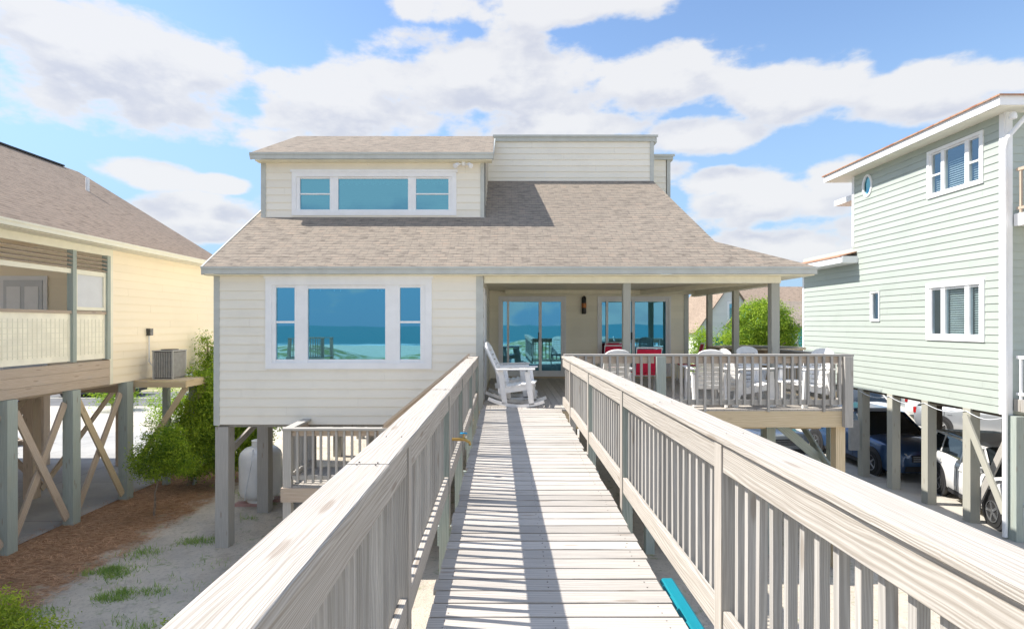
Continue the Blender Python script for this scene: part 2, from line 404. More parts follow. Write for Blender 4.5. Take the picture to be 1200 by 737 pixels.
# ------------------------------------------------------------------ siding / windows on a wall plane
ZUP = Vector((0, 0, 1))
class Wall:
    def __init__(s, O, U, N): s.O = Vector((O[0], O[1], 0)); s.U = Vector(U).normalized(); s.Nn = Vector(N).normalized()
    def P(s, u, z, d=0): return s.O+s.U*u+ZUP*z+s.Nn*d
    def siding(s, mb, u0, u1, z0, z1, op=(), expo=.17, lim=None, lap=.014):
        n = max(1, round((z1-z0)/expo)); e = (z1-z0)/n
        zs = sorted(set([round(z0+i*e, 4) for i in range(n+1)]+[round(max(z0, min(z1, o_[k])), 4) for o_ in op for k in (2, 3)]))
        tones = [random.uniform(.965, 1.02) for _ in range(n+2)]
        for a, b_ in zip(zs[:-1], zs[1:]):
            if b_-a < 1e-3: continue
            mid = (a+b_)/2; c = int((mid-z0)/e); ca = z0+c*e
            da = lap*(1-(a-ca)/e)+.002; db = lap*(1-(b_-ca)/e)+.002
            ua, ub = (u0, u1) if lim is None else lim(mid)
            if ub-ua < .02: continue
            segs = [(ua, ub)]
            for o_ in op:
                if o_[2] <= mid <= o_[3]:
                    ns = []
                    for (p, q_) in segs:
                        if o_[1] <= p or o_[0] >= q_: ns.append((p, q_)); continue
                        if o_[0] > p: ns.append((p, o_[0]))
                        if o_[1] < q_: ns.append((o_[1], q_))
                    segs = ns
            for (p, q_) in segs:
                # butt joints every 3.6 m, staggered by course
                st = 3.6; x = p; off = (c*1.37) % st
                cuts = [p]+[v for v in [off+st*i for i in range(-2, 12)] if p+.25 < v < q_-.25]+[q_]
                for x, y in zip(cuts[:-1], cuts[1:]):
                    tn = tones[c]*random.uniform(.992, 1.006); y2 = y-.002 if y != q_ else y
                    s_ = [s.P(x, a, da), s.P(y2, a, da), s.P(y2, b_, db), s.P(x, b_, db)]
                    mb.face(s_, [(x, a), (y, a), (y, b_), (x, b_)], tn)
                    if abs(a-ca) < 1e-3: mb.face([s.P(x, a, 0), s.P(y2, a, 0), s.P(y2, a, da), s.P(x, a, da)], [(x, a), (y, a), (y, a), (x, a)], tn)
    def bar(s, mb, u0, u1, z0, z1, d0, d1, tone=1.):
        c = [s.P(u, z, d) for d in (d0, d1) for z in (z0, z1) for u in (u0, u1)]
        for q_ in ((0, 1, 3, 2), (4, 5, 7, 6), (0, 1, 5, 4), (2, 3, 7, 6), (0, 2, 6, 4), (1, 3, 7, 5)):
            mb.face([c[i] for i in q_], None, tone)
    def window(s, parent, u0, u1, z0, z1, panes, tw=.1, name='window', trim='trim_white', head=0, room=1.2, blinds=(), curtains=(), sill=0, glass='pane'):
        """panes: list of (ua,ub,za,zb,bars) glass rectangles inside the opening u0..u1,z0..z1"""
        fr = MB()
        # casing
        s.bar(fr, u0-tw, u0, z0-tw, z1+tw, .002, .035); s.bar(fr, u1, u1+tw, z0-tw, z1+tw, .002, .035)
        s.bar(fr, u0, u1, z1, z1+tw, .002, .035); s.bar(fr, u0, u1, z0-tw, z0, .002, .035)
        if head: s.bar(fr, u0-tw-.03, u1+tw+.03, z1+tw, z1+tw+head, .002, .05)
        if sill: s.bar(fr, u0-tw-.02, u1+tw+.02, z0-tw-sill, z0-tw, .002, .06)
        # sash solid between panes, set back
        us = sorted(set([u0, u1]+[x for p in panes for x in p[:2]]))
        for a, b_ in zip(us[:-1], us[1:]):
            col = [p for p in panes if p[0] <= a+1e-4 and p[1] >= b_-1e-4]
            if not col: s.bar(fr, a, b_, z0, z1, -.07, .012)
            else:
                col.sort(key=lambda p: p[2]); z = z0
                for p in col:
                    if p[2]-z > 1e-3: s.bar(fr, a, b_, z, p[2], -.07, -.002)
                    z = p[3]
                if z1-z > 1e-3: s.bar(fr, a, b_, z, z1, -.07, -.002)
        win = fr.build(name, trim, parent)
        for p in panes:
            g_ = MB(); g_.face([s.P(p[0], p[2], -.03), s.P(p[1], p[2], -.03), s.P(p[1], p[3], -.03), s.P(p[0], p[3], -.03)])
            g_.build('pane', glass, win, fix=False)
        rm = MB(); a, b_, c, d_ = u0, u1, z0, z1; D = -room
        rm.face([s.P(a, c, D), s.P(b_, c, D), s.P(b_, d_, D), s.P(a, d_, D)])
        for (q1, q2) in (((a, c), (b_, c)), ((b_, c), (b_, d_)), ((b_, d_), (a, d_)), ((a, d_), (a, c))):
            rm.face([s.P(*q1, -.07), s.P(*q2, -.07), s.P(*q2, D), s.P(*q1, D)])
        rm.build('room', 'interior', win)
        if blinds:
            bl = MB()
            for (ua, ub, za, zb) in blinds:
                n = int((zb-za)/.05)
                for i in range(n):
                    z = za+i*.05
                    bl.face([s.P(ua, z, -.09), s.P(ub, z, -.09), s.P(ub, z+.034, -.12), s.P(ua, z+.034, -.12)])
            bl.build('blind', 'blind', win, fix=False)
        if curtains:
            cu = MB()
            for (ua, ub, za, zb) in curtains:
                n = int((ub-ua)/.06)
                for i in range(n):
                    u = ua+i*.06; dd = -.10-(i % 2)*.03; d2 = -.10-((i+1) % 2)*.03; dz = .03*(i % 3)
                    cu.face([s.P(u, za+dz, dd), s.P(u+.06, za+dz, d2), s.P(u+.06, zb, d2), s.P(u, zb, dd)])
            cu.build('curtain', 'curtain', win, fix=False)
        return win
def roofpoly(mb, pts, th=.10, eave=None):
    """roof plane; uv in metres (u along horizontal, v up slope)"""
    P = [Vector(p) for p in pts]; n = (P[1]-P[0]).cross(P[2]-P[1]).normalized()
    if n.z < 0: P.reverse(); n = -n
    h = ZUP.cross(n); h = h.normalized() if h.length > 1e-4 else Vector((1, 0, 0)); v = n.cross(h)
    uvf = lambda p: (p.dot(h)+40, p.dot(v)+40)
    mb.prism([p for p in P], (0, 0, -th), 1., uvf)

# ================================================================== THE SETTING
k, b = base('ground_mat'); tc = k.n('ShaderNodeTexCoord'); ob = tc.outputs['Object']
sp = k.n('ShaderNodeSeparateXYZ'); k.l(ob, sp.inputs[0]); X, Y = sp.outputs[0], sp.outputs[1]
nb = k.noise(ob, .9, 5, .6); ns = k.noise(ob, 14, 5, .7); nf = k.noise(ob, 70, 3, .6)
sand = k.mix(k.ramp(nb, .35, .7), (.66, .585, .475), (.52, .47, .395))
sand = k.mix(k.m('MULTIPLY', k.ramp(ns, .5, .72), .5), sand, (.24, .21, .175))
sand = k.mix(k.m('MULTIPLY', k.ramp(k.noise(ob, 1.7, 8, .75), .5, .7), .45), sand, (.33, .27, .21))
sand = k.mix(k.m('MULTIPLY', k.ramp(k.noise(ob, 45, 2, .5), .66, .72), .6), sand, (.22, .15, .10))
sand = k.mix(k.m('MULTIPLY', k.ramp(k.noise(ob, 3.2, 5, .65), .57, .66), .6), sand, (.26, .30, .13))
straw = k.mix(k.ramp(k.noise(k.mapping(ob, (6, 22, 1)), 1, 5, .7), .35, .7), (.24, .13, .075), (.50, .32, .19))
xd = k.m('ADD', X, k.m('MULTIPLY', k.m('SUBTRACT', k.noise(ob, 1.6, 9, .72), .5), 2.4)); yd = k.m('ADD', Y, k.m('MULTIPLY', k.m('SUBTRACT', ns, .5), .6))
inx = k.m('MULTIPLY', k.ramp(k.m('ADD', xd, k.m('MULTIPLY', ns, .5)), -7.3, -6.75, 1, 0), k.ramp(X, -16, -15.5))
iny = k.m('MULTIPLY', k.ramp(yd, 17, 18.5, 1, 0), k.ramp(Y, 3, 5))
stm = k.m('MULTIPLY', inx, iny)
c = k.mix(stm, sand, straw)
grs = k.mix(k.ramp(ns, .3, .7), (.16, .20, .06), (.38, .34, .17))
far = k.m('MULTIPLY', k.ramp(Y, 33, 36), k.ramp(nb, .3, .5))
c = k.mix(far, c, grs)
c = k.mix(k.m('MULTIPLY', k.m('MULTIPLY', k.ramp(Y, -46, -38), k.ramp(Y, -14, -22)), k.ramp(nb, .42, .56)), c, grs)
k.l(c, b.inputs['Base Color']); b.inputs['Roughness'].default_value = .95; b.inputs['Specular IOR Level'].default_value = .1
bump(k, b, k.m('ADD', k.m('ADD', ns, nf), k.m('MULTIPLY', nb, 2)), .8, .03)
def sheet(name, mat, x0, x1, y0, y1, z, kind='structure'):
    m = MB(); m.face([(x0, y0, z), (x1, y0, z), (x1, y1, z), (x0, y1, z)]); return tag(m.build(name, mat, None, fix=False), kind=kind)
# ground: gently rolling sheet, dunes and beach towards the sea behind the camera
gm = MB()
def gz(x, y):
    z = 0.
    if y < 4: z = min(1.1, (4-y)*.10)*(1+.4*math.sin(x*.35+1)*math.cos(y*.5))*(1 if abs(x-.3) > 2.2 else .75)
    if y < -14: z *= max(0, 1-(-14-y)/10); z += 2.3*math.exp(-((y+31)/10)**2)*(.75+.25*math.sin(x*.23+.6)+.15*math.sin(x*.6))
    if y < -45: z -= (-45-y)*.018
    return z
xs = [-3000, -800, -200, -80, -50]+[-40+2*i for i in range(41)]+[50, 80, 200, 800, 3000]
ys = [-600, -300, -150, -120, -90, -70, -54]+[-44+2*i for i in range(25)]+[8, 12, 20, 60, 150, 600, 3000]
for i in range(len(xs)-1):
    for j in range(len(ys)-1):
        q_ = [(xs[i], ys[j]), (xs[i+1], ys[j]), (xs[i+1], ys[j+1]), (xs[i], ys[j+1])]
        gm.face([(a, b_, gz(a, b_)) for a, b_ in q_])
tag(gm.build('ground', 'ground_mat', None, smooth=True, fix=False), kind='structure')
k, b = base('sea_mat'); tc = k.n('ShaderNodeTexCoord'); ob = tc.outputs['Object']
sp = k.n('ShaderNodeSeparateXYZ'); k.l(ob, sp.inputs[0])
surf = k.m('MULTIPLY', k.ramp(sp.outputs[1], -165, -132), k.ramp(k.noise(k.mapping(ob, (.05, .3, 1)), 1, 4, .6), .45, .6))
k.l(k.mix(surf, (.005, .16, .19), (.8, .85, .85)), b.inputs['Base Color']); b.inputs['Roughness'].default_value = .35
bump(k, b, k.noise(k.mapping(ob, (.2, .7, 1)), 1, 5, .6), .5, .3)
sheet('sea', 'sea_mat', -3000, 3000, -3000, -90, -1.6)
def concrete(name, c1, c2, joint=3.0):
    k, b = base(name); tc = k.n('ShaderNodeTexCoord'); ob = tc.outputs['Object']
    n1 = k.noise(ob, .5, 6, .65); n2 = k.noise(ob, 22, 4, .7)
    c = k.mix(k.ramp(n1, .3, .7), c1, c2); c = k.mix(k.m('MULTIPLY', k.ramp(n2, .5, .8), .35), c, tuple(x*.6 for x in c2))
    sp = k.n('ShaderNodeSeparateXYZ'); k.l(ob, sp.inputs[0])
    if joint:
        for i in (0, 1):
            fr = k.m('FRACT', k.m('MULTIPLY', sp.outputs[i], 1/joint)); c = k.mix(k.m('MULTIPLY', k.ramp(fr, .004, .010, 1, 0), .7), c, tuple(x*.4 for x in c2))
    k.l(c, b.inputs['Base Color']); b.inputs['Roughness'].default_value = .9; bump(k, b, n2, .3, .006)
concrete('slab_concrete', (.40, .40, .39), (.30, .30, .295))
concrete('drive_concrete', (.52, .49, .43), (.42, .39, .34))
concrete('street_asphalt', (.16, .16, .16), (.11, .11, .11), 0)
sheet('concrete_slab', 'slab_concrete', -22, -9.42, 9.0, 22, .012)
sheet('driveway', 'drive_concrete', -24, 5.6, 21.5, 29, .004)
sheet('parking_pad', 'drive_concrete', 6.6, 30, 9.5, 29, .008)
sheet('street', 'street_asphalt', -400, 400, 29, 35, .016)
sheet('street_line', 'trim_cream', -400, 400, 31.95, 32.07, .022)

# pine straw and grass tufts (uncountable)
m = MB()
for i in range(9000):
    x = -9.5+2.7*random.random()+random.gauss(0, .15); y = 7+10*random.random()
    if x > -7.0: continue
    a = random.uniform(0, 3.15); L = random.uniform(.05, .14); z = .012+random.random()*.03
    d = Vector((math.cos(a), math.sin(a), random.uniform(-.15, .25)))*L; s_ = Vector((-math.sin(a), math.cos(a), 0))*.003
    p = Vector((x, y, z)); m.face([p-s_, p+s_, p+d+s_, p+d-s_])
tag(m.build('pine_straw', 'needle', None, fix=False), 'reddish brown pine straw mulch spread beside the left house', 'pine straw', kind='stuff')
m = MB()
for (cx, cy, rx, ry, n) in ((-6.7, 9.6, .5, .22, 1300), (-6.25, 8.7, .55, .2, 900), (-6.1, 10.9, .35, .15, 500), (-6.6, 10.3, .25, .3, 350), (-6.9, 8.1, .5, .25, 500),
                            (-5.2, 7.9, .5, .3, 260), (-6.0, 13.6, .6, .1, 260), (-6.9, 13.9, .5, .15, 300), (-5.5, 8.8, .3, .1, 160), (-5.0, 9.3, 1.1, .9, 120), (-5.65, 12.2, .15, .08, 90), (-5.9, 9.7, .9, 1.2, 160)):
    subs = [(random.gauss(cx, rx*.5), random.gauss(cy, ry*.5), random.uniform(.05, .16)) for _ in range(9)]
    for i in range(int(n*.62)):
        c_ = random.choice(subs); x = random.gauss(c_[0], c_[2]); y = random.gauss(c_[1], c_[2]*.7)
        h = random.uniform(.03, .12); t_ = random.uniform(0, 6.28); s_ = Vector((math.cos(t_), math.sin(t_), 0))*.006; p = Vector((x, y, 0))
        m.face([p-s_, p+s_, p+Vector((random.gauss(0, .04), random.gauss(0, .04), h))], None, random.random())
tag(m.build('grass_tufts', 'grass', None, fix=False), 'sparse green grass tufts growing in the sand', 'grass', kind='stuff')

# ------------------------------------------------------------------ foliage
def leaves(mb, blobs, n, size, shell=.55, flat=.6):
    tot = sum(b_[3]*b_[4]*b_[5] for b_ in blobs)
    for (cx, cy, cz, rx, ry, rz) in blobs:
        k_ = int(n*rx*ry*rz/tot)
        # twig clumps inside the blob
        ncl = max(6, k_//34)
        for c_ in range(ncl):
            while True:
                v = Vector((random.gauss(0, 1), random.gauss(0, 1), random.gauss(0, 1)))
                if v.length > .1: break
            v.normalize(); r = random.uniform(shell, 1.08)**.8
            c0 = Vector((cx+v.x*rx*r, cy+v.y*ry*r, cz+v.z*rz*r)); tone = min(1, max(0, random.gauss(.5, .28)))
            cr = random.uniform(.55, 1.2)*size*3.2
            for j in range(34):
                u = Vector((random.gauss(0, 1), random.gauss(0, 1), random.gauss(0, .7)))*.5*cr
                p = c0+u; nrm = (v*.7+Vector((random.gauss(0, .6), random.gauss(0, .6), random.gauss(.3, .6)))).normalized()
                a = nrm.orthogonal().normalized(); a = Matrix.Rotation(random.uniform(0, 6.28), 3, nrm) @ a; b_ = nrm.cross(a)
                L = size*random.uniform(.6, 1.3); W = L*flat*.5
                mb.face([p-a*L/2, p+b_*W/2+nrm*L*.1, p+a*L/2, p-b_*W/2+nrm*L*.1], None, min(1, max(0, tone+random.gauss(0, .15))))
def trunk(mb, base_, top, r0, r1, limbs=5, reach=.6):
    base_ = Vector(base_); top = Vector(top); pts = []
    for i in range(6):
        f = i/5; pts.append(base_.lerp(top, f)+Vector((random.gauss(0, .02), random.gauss(0, .02), 0))*(1 if 0 < i < 5 else 0))
    mb.tube(pts, [r0+(r1-r0)*i/5 for i in range(6)], 8)
    for i in range(limbs):
        f = random.uniform(.45, .95); p = base_.lerp(top, f); a = random.uniform(0, 6.28)
        d = Vector((math.cos(a), math.sin(a), random.uniform(.4, 1)))*reach
        mb.tube([p, p+d*.5+Vector((0, 0, .05)), p+d], [r1*1.1, r1*.7, r1*.3], 6)
def tree(name, loc, label, cat, blobs, n, size, mat='leaf', tr=None, shell=.55, flat=.6, group=None):
    T = thing(name, loc, label, cat, group)
    if tr:
        m = MB(); trunk(m, loc, (loc[0]+tr[0], loc[1]+tr[1], loc[2]+tr[2]), tr[3], tr[3]*.45, tr[4], tr[5]); m.build('trunk', 'bark', T)
    m = MB(); leaves(m, [(loc[0]+a, loc[1]+b_, loc[2]+c_, d_, e, f) for (a, b_, c_, d_, e, f) in blobs], n, size, shell, flat)
    m.build('crown', mat, T, fix=False); return T
tree('small_tree', (-7.85, 12.4, 0), 'small round leafy tree with a thin bare trunk standing in the pine straw', 'tree',
     [(.0, 0, 1.1, .36, .35, .26), (.35, .1, 1.35, .34, .35, .32), (-.2, 0, 1.35, .24, .25, .2), (.15, 0, 1.75, .26, .3, .24), (.62, .1, 1.1, .22, .25, .2), (.45, 0, 1.75, .16, .2, .3), (-.42, 0, 1.15, .12, .15, .1), (.0, 0, 2.05, .1, .1, .12)], 16000, .06, tr=(.12, 0, 1.2, .028, 6, .3))
tree('juniper_bush', (-8.4, 14.75, 0), 'big dense bright green bush between the cream house and the beach house corner', 'bush',
     [(-.15, 0, 1.2, .45, .5, .5), (.1, .1, 1.9, .42, .5, .45), (.6, .1, 1.5, .6, .7, .7), (1.1, .2, 1.1, .7, .7, .7), (.35, .1, 2.5, .32, .4, .42), (.8, .2, 2.3, .45, .5, .5), (-.3, -.1, .75, .45, .5, .38), (1.5, .3, 1.6, .6, .6, .7), (.5, -.3, .8, .7, .5, .45), (-.5, 0, 1.05, .2, .25, .22), (.1, 0, 2.9, .16, .2, .22), (.45, .1, 2.85, .2, .2, .3)], 50000, .085, tr=(.4, .1, 1.4, .07, 6, .6))
tree('conical_shrub', (-8.8, 16.5, 0), 'tall narrow shrub with wispy top rising behind the air conditioner platform', 'shrub',
     [(.0, 0, 1.6, .62, .6, .9), (.0, 0, 2.6, .5, .5, .6), (-.05, 0, 3.2, .3, .3, .5), (-.15, 0, 3.75, .16, .16, .38), (.15, 0, 3.5, .18, .2, .3)], 20000, .075, tr=(-.05, 0, 3.7, .05, 8, .3), shell=.2)
tree('yellow_shrub', (-6.1, 6.85, 0), 'yellow green shrub at the bottom left of the yard', 'shrub',
     [(.0, 0, .42, .42, .4, .35), (-.35, .1, .6, .35, .35, .3), (.2, .1, .35, .3, .3, .25), (-.1, 0, .78, .12, .12, .14)], 6500, .055, 'leaf_yellow', tr=(0, 0, .5, .02, 5, .3), shell=.2)
tree('dune_weed', (-4.3, 7.35, 0), 'low yellow and orange weed beside the walkway rail', 'plant',
     [(.0, 0, .1, .35, .25, .13), (-.5, .3, .08, .3, .2, .1)], 700, .05, 'leaf_yellow', tr=(0, 0, .12, .01, 4, .15), shell=.2)
tree('round_tree', (12.05, 26, 0), 'round bright green tree seen between the porch posts in front of the tan roof', 'tree',
     [(.0, 0, 4.2, 1.25, 1.1, 1.15), (-.9, 0, 3.6, .9, .9, .8), (.8, .1, 3.7, .85, .8, .9), (-.6, -.2, 2.8, 1.1, .9, .8), (.6, 0, 2.7, 1.0, .9, .8), (.1, 0, 5.0, .6, .6, .4), (-1.2, 0, 3.0, .6, .6, .5)], 52000, .12, tr=(0, 0, 3.2, .14, 8, 1.1))
tree('pale_shrub', (13.3, 38, 0), 'pale green shrub beyond the left porch posts', 'shrub',
     [(.0, 0, 2.2, .75, .7, 1.5), (.2, 0, 3.2, .6, .6, .8)], 3000, .2, tr=(0, 0, 2, .08, 6, .6))
for i, (x, y, l) in enumerate(((-19.5, 27.5, 'low bush at the street edge left of the pickup'), (-14.5, 24, 'green bush seen between the stilts under the cream house'), (24, 37, 'far bush behind the right house stilts'), (17.5, 27.8, 'low hedge bush behind the parked cars at right'))):
    tree('street_bush', (x, y, 0), l, 'bush', [(0, 0, .8, .9, .8, .7), (.6, 0, .6, .7, .6, .5)], 3000, .12, tr=(0, 0, .6, .05, 5, .5), group='bushes by the street')

# ================================================================== BEACH HOUSE
DK = 2.80      # deck / floor level
H = thing('beach_house', (0, 15, 0), 'cream sided beach house on stilts with tan shingle roof and a boxy dormer', 'house')
wl = MB(); wing = Wall((-5.55, 10.6), (1, 0, 0), (0, -1, 0))
winW = (1.10, 4.03, 3.54, 5.02)
wing.siding(wl, .1, 5.01, 2.36, 5.25, [(winW[0], winW[1], winW[2], winW[3])])
wr = Wall((-.44, 10.6), (0, 1, 0), (1, 0, 0)); wr.siding(wl, .1, 4.6, 2.36, 5.25, [(.55, 1.4, 2.85, 4.9)])
wlft = Wall((-5.55, 10.6), (0, 1, 0), (-1, 0, 0))
def gab(z): 
    if z < 5.3: return (0.1, 10.4)
    h_ = (z-5.3)/.62; return (h_, 10.4-h_*.6)
wlft.siding(wl, 0, 10.4, 2.36, 7.9, lim=gab)
pw = Wall((-.44, 15.2), (1, 0, 0), (0, -1, 0))
D1 = (.31, 2.05, 2.90, 4.98); D2 = (3.02, 4.92, 2.90, 4.98)
pwm = MB(); pw.siding(pwm, 0, 5.44, 2.36, 5.3, [D1, D2]); pwm.build('porch_wall', 'siding_tan', H, fix=False)
rw = Wall((5.0, 15.2), (0, 1, 0), (1, 0, 0)); rw.siding(wl, 0, 5.8, 2.36, 5.6)
bw = Wall((5.0, 21), (-1, 0, 0), (0, 1, 0)); bw.siding(wl, 0, 10.55, 2.36, 5.3)
# dormer
dm = Wall((-5.53, 12.63), (1, 0, 0), (0, -1, 0)); dw = (.78, 4.32, 6.84, 7.62)
dm.siding(wl, .09, 4.97, 6.70, 8.06, [dw], .17)
dms = Wall((-.47, 12.63), (0, 1, 0), (1, 0, 0)); dms.siding(wl, .09, 2.31, 6.6, 9.3, lim=lambda z: (max(.0, (z-8.0)/.47), min(2.31, (z-6.62)/.62)))
dml = Wall((-5.53, 12.63), (0, 1, 0), (-1, 0, 0)); dml.siding(wl, 0, 5, 6.4, 9.2, lim=lambda z: (max(0, (z-8.0)/.47), 5-max(0, (z-8)/.47)))
# raised block
pb = Wall((-.30, 14.94), (1, 0, 0), (0, -1, 0)); pb.siding(wl, -.17, 4.20, 8.05, 9.18)
pbr = Wall((3.98, 14.94), (0, 1, 0), (1, 0, 0)); pbr.siding(wl, .08, 3, 7, 9.18)
pc = Wall((4.0, 15.6), (1, 0, 0), (0, -1, 0)); pc.siding(wl, 0, .52, 6.6, 8.9)
pcr = Wall((4.62, 15.6), (0, 1, 0), (1, 0, 0)); pcr.siding(wl, 0, 3, 6, 8.9)
wl.build('wall', 'siding_cream', H, fix=False)
# underside
bx('floor_beam', 'grey_wood', H, (-5.5, -.5, 10.66, 21, 2.30, 2.36), (-.44, 4.95, 15.25, 21, 2.30, 2.36), (-5.5, -.5, 12.5, 12.7, 2.08, 2.30), (-5.5, 4.9, 17, 17.2, 2.08, 2.30))
# trims
for (x, y) in ((-5.55, 10.6), (-.54, 10.6)): TR(H, 'trim_grey', x-.012, x+.1, y-.02, y, 2.34, 5.25, 1)
TR(H, 'trim_grey', -5.57, -5.55, 10.6, 10.7, 2.34, 5.25, 1); TR(H, 'trim_grey', -.44, -.418, 10.582, 10.7, 2.34, 5.25, 1)
TR(H, 'trim_grey', 4.90, 5.02, 15.17, 15.2, 2.36, 5.3, 1)
TR(H, 'trim_grey', -5.55, -5.44, 12.60, 12.63, 6.68, 8.06, 1); TR(H, 'trim_grey', -.56, -.45, 12.60, 12.63, 6.68, 8.06, 1); TR(H, 'trim_grey', -.47, -.448, 12.6, 12.72, 6.7, 8.0, 1)
TR(H, 'trim_grey', 3.90, 4.0, 14.91, 14.94, 8.1, 9.18, 1); TR(H, 'trim_grey', 4.54, 4.64, 15.57, 15.6, 6.9, 8.9, 1)
# roof surfaces
rf = MB(); E = (5.35, 10.45)
roofpoly(rf, [(-5.69, 10.43, 5.355), (5.86, 10.43, 5.355), (4.34, 11.47, 5.98), (3.98, 14.94, 8.13), (-5.69, 14.94, 8.13)], .10)
roofpoly(rf, [(5.86, 10.43, 5.355), (5.86, 15.9, 5.355), (4.30, 15.9, 5.98), (4.34, 11.47, 5.98)], .08)
roofpoly(rf, [(-5.69, 14.94, 8.13), (3.98, 14.94, 8.13), (4.3, 21.4, 5.35), (-5.69, 21.4, 5.35)], .1)
rf.face([(4.34, 11.47, 5.9), (3.98, 14.94, 8.05), (4.3, 21.4, 5.3)], None)
roofpoly(rf, [(-5.69, 12.38, 8.10), (-.27, 12.38, 8.10), (-.30, 15.2, 9.42), (-5.69, 15.2, 9.42)], .06)
roofpoly(rf, [(-5.69, 15.2, 9.42), (-.30, 15.2, 9.42), (-.30, 18.6, 7.9), (-5.69, 18.6, 7.9)], .06)
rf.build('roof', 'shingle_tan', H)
# fascia boards
m = MB()
m.box(-5.69, 5.86, 10.41, 10.449, 5.215, 5.345, 1); m.box(-5.71, -5.69, 10.41, 10.45, 5.2, 5.36, 1)
m.box(5.84, 5.87, 10.45, 15.9, 5.215, 5.345, 1)
m.box(-5.70, 5.875, 10.395, 10.409, 5.31, 5.352, .85)
m.box(-5.69, -.27, 12.36, 12.4, 7.955, 8.095, 1); m.box(-5.70, -.26, 12.345, 12.359, 8.055, 8.098, .85)
m.board((-.275, 12.4, 8.02), (-.275, 15.0, 9.24), .03, .14, (0, 0, 1), tone=1); m.board((-5.70, 12.4, 8.02), (-5.70, 15.2, 9.33), .03, .14, (0, 0, 1), tone=1)
m.board((-5.71, 10.45, 5.28), (-5.71, 14.9, 8.04), .03, .16, (0, 0, 1), tone=1)
m.box(-.32, 4.04, 14.89, 15.0, 9.18, 9.33, 1); m.box(-.33, 4.10, 14.86, 14.9, 9.29, 9.345, .85); m.box(4.0, 4.10, 15.0, 18, 9.18, 9.33, 1)
m.box(3.98, 4.70, 15.52, 15.62, 8.88, 9.0, 1); m.box(3.98, 4.74, 15.49, 15.53, 8.96, 9.02, .85); m.box(4.64, 4.72, 15.6, 18, 8.88, 9.0, 1)
m.build('fascia', 'trim_grey', H)
bx('flat_roof', 'shingle_brown', H, (-.32, 4.06, 14.95, 18, 9.28, 9.34), (3.9, 4.7, 15.6, 18, 8.95, 9.01))
m = MB(); m.box(-5.6, -.3, 12.4, 12.63, 7.93, 7.95, 1); m.box(-.46, 5.83, 10.45, 15.2, 5.19, 5.212, 1); m.box(5.02, 5.83, 15.2, 15.9, 5.19, 5.212, 1); m.box(-5.68, -.46, 10.45, 10.6, 5.19, 5.212, 1)
m.build('soffit', 'soffit', H)
m = MB()
m.box(5.10, 5.28, 10.8, 15.2, 5.02, 5.188, 1); m.box(-.4, 5.28, 10.62, 10.78, 5.06, 5.188, 1); m.box(.0, 5.1, 14.9, 15.1, 5.08, 5.188, 1)
m.board((3.6, 15.1, 5.12), (5.1, 10.9, 5.12), .09, .1, tone=1)
m.build('porch_beam', 'soffit', H)
# porch posts
for (x, y, wd, y0) in ((2.34, 10.72, .14, DK+.002), (5.19, 10.72, .155, DK+.002), (5.19, 12.5, .12, DK+.002), (5.19, 14.1, .12, DK+.002)):
    bx('porch_post', 'post_paint', H, x-wd/2, x+wd/2, y-wd/2, y+wd/2, y0, 5.06 if y < 11 else 5.02)
# stilts
for (x, y) in ((-5.42, 10.73), (-5.5, 12.7), (-.7, 12.7), (-3, 12.7), (-5.42, 15), (-3, 15), (-.7, 15), (2.2, 15.4), (4.85, 15.4), (-5.42, 18), (-3, 18), (-.7, 18), (2.2, 18), (4.85, 18), (-5.42, 20.8), (-.7, 20.8), (4.85, 20.8)):
    bx('stilt', 'grey_wood', H, x-.125, x+.125, y-.125, y+.125, -.3, 2.31)
m = MB(); m.board((-5.42, 10.85, 1.75), (-5.42, 12.55, 2.25), .05, .14); m.board((-5.36, 10.8, 1.3), (-4.7, 10.8, 2.2), .05, .13) if 0 else None
m.build('brace', 'grey_wood', H)
# wing window
O = wing
def dh(ua, ub, za, zb): 
    zm = za+(zb-za)*.52
    return [(ua, ub, za, zm-.02), (ua, ub, zm+.02, zb)]
pan = dh(1.17, 1.53, 3.60, 4.97)+[(1.78, 3.26, 3.60, 4.95)]+dh(3.54, 3.93, 3.60, 4.97)
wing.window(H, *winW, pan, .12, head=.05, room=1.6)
m = MB()
for (u, z) in ((1.86, 4.9), (1.99, 4.91), (2.26, 4.9), (2.38, 4.9), (3.1, 4.9), (3.17, 4.9)): wing.bar(m, u, u+.018, z, z+.05, -.06, -.045)
m.build('curtain_clip', 'curtain', H)
pan = dh(.86, 1.56, 6.88, 7.58)[:0]+[(.86, 1.54, 6.88, 7.22), (.86, 1.54, 7.25, 7.58), (1.73, 3.32, 6.88, 7.58), (3.50, 4.24, 6.88, 7.22), (3.50, 4.24, 7.25, 7.58)]
dm.window(H, *dw, pan, .10, head=.06, curtains=((1.73, 3.32, 7.46, 7.58), (3.5, 4.24, 7.48, 7.58)))
# side door of the wing (casing seen edge on)
wr.window(H, .55, 1.4, 2.85, 4.9, [(.65, 1.3, 3.1, 4.8)], .09, name='side_door')
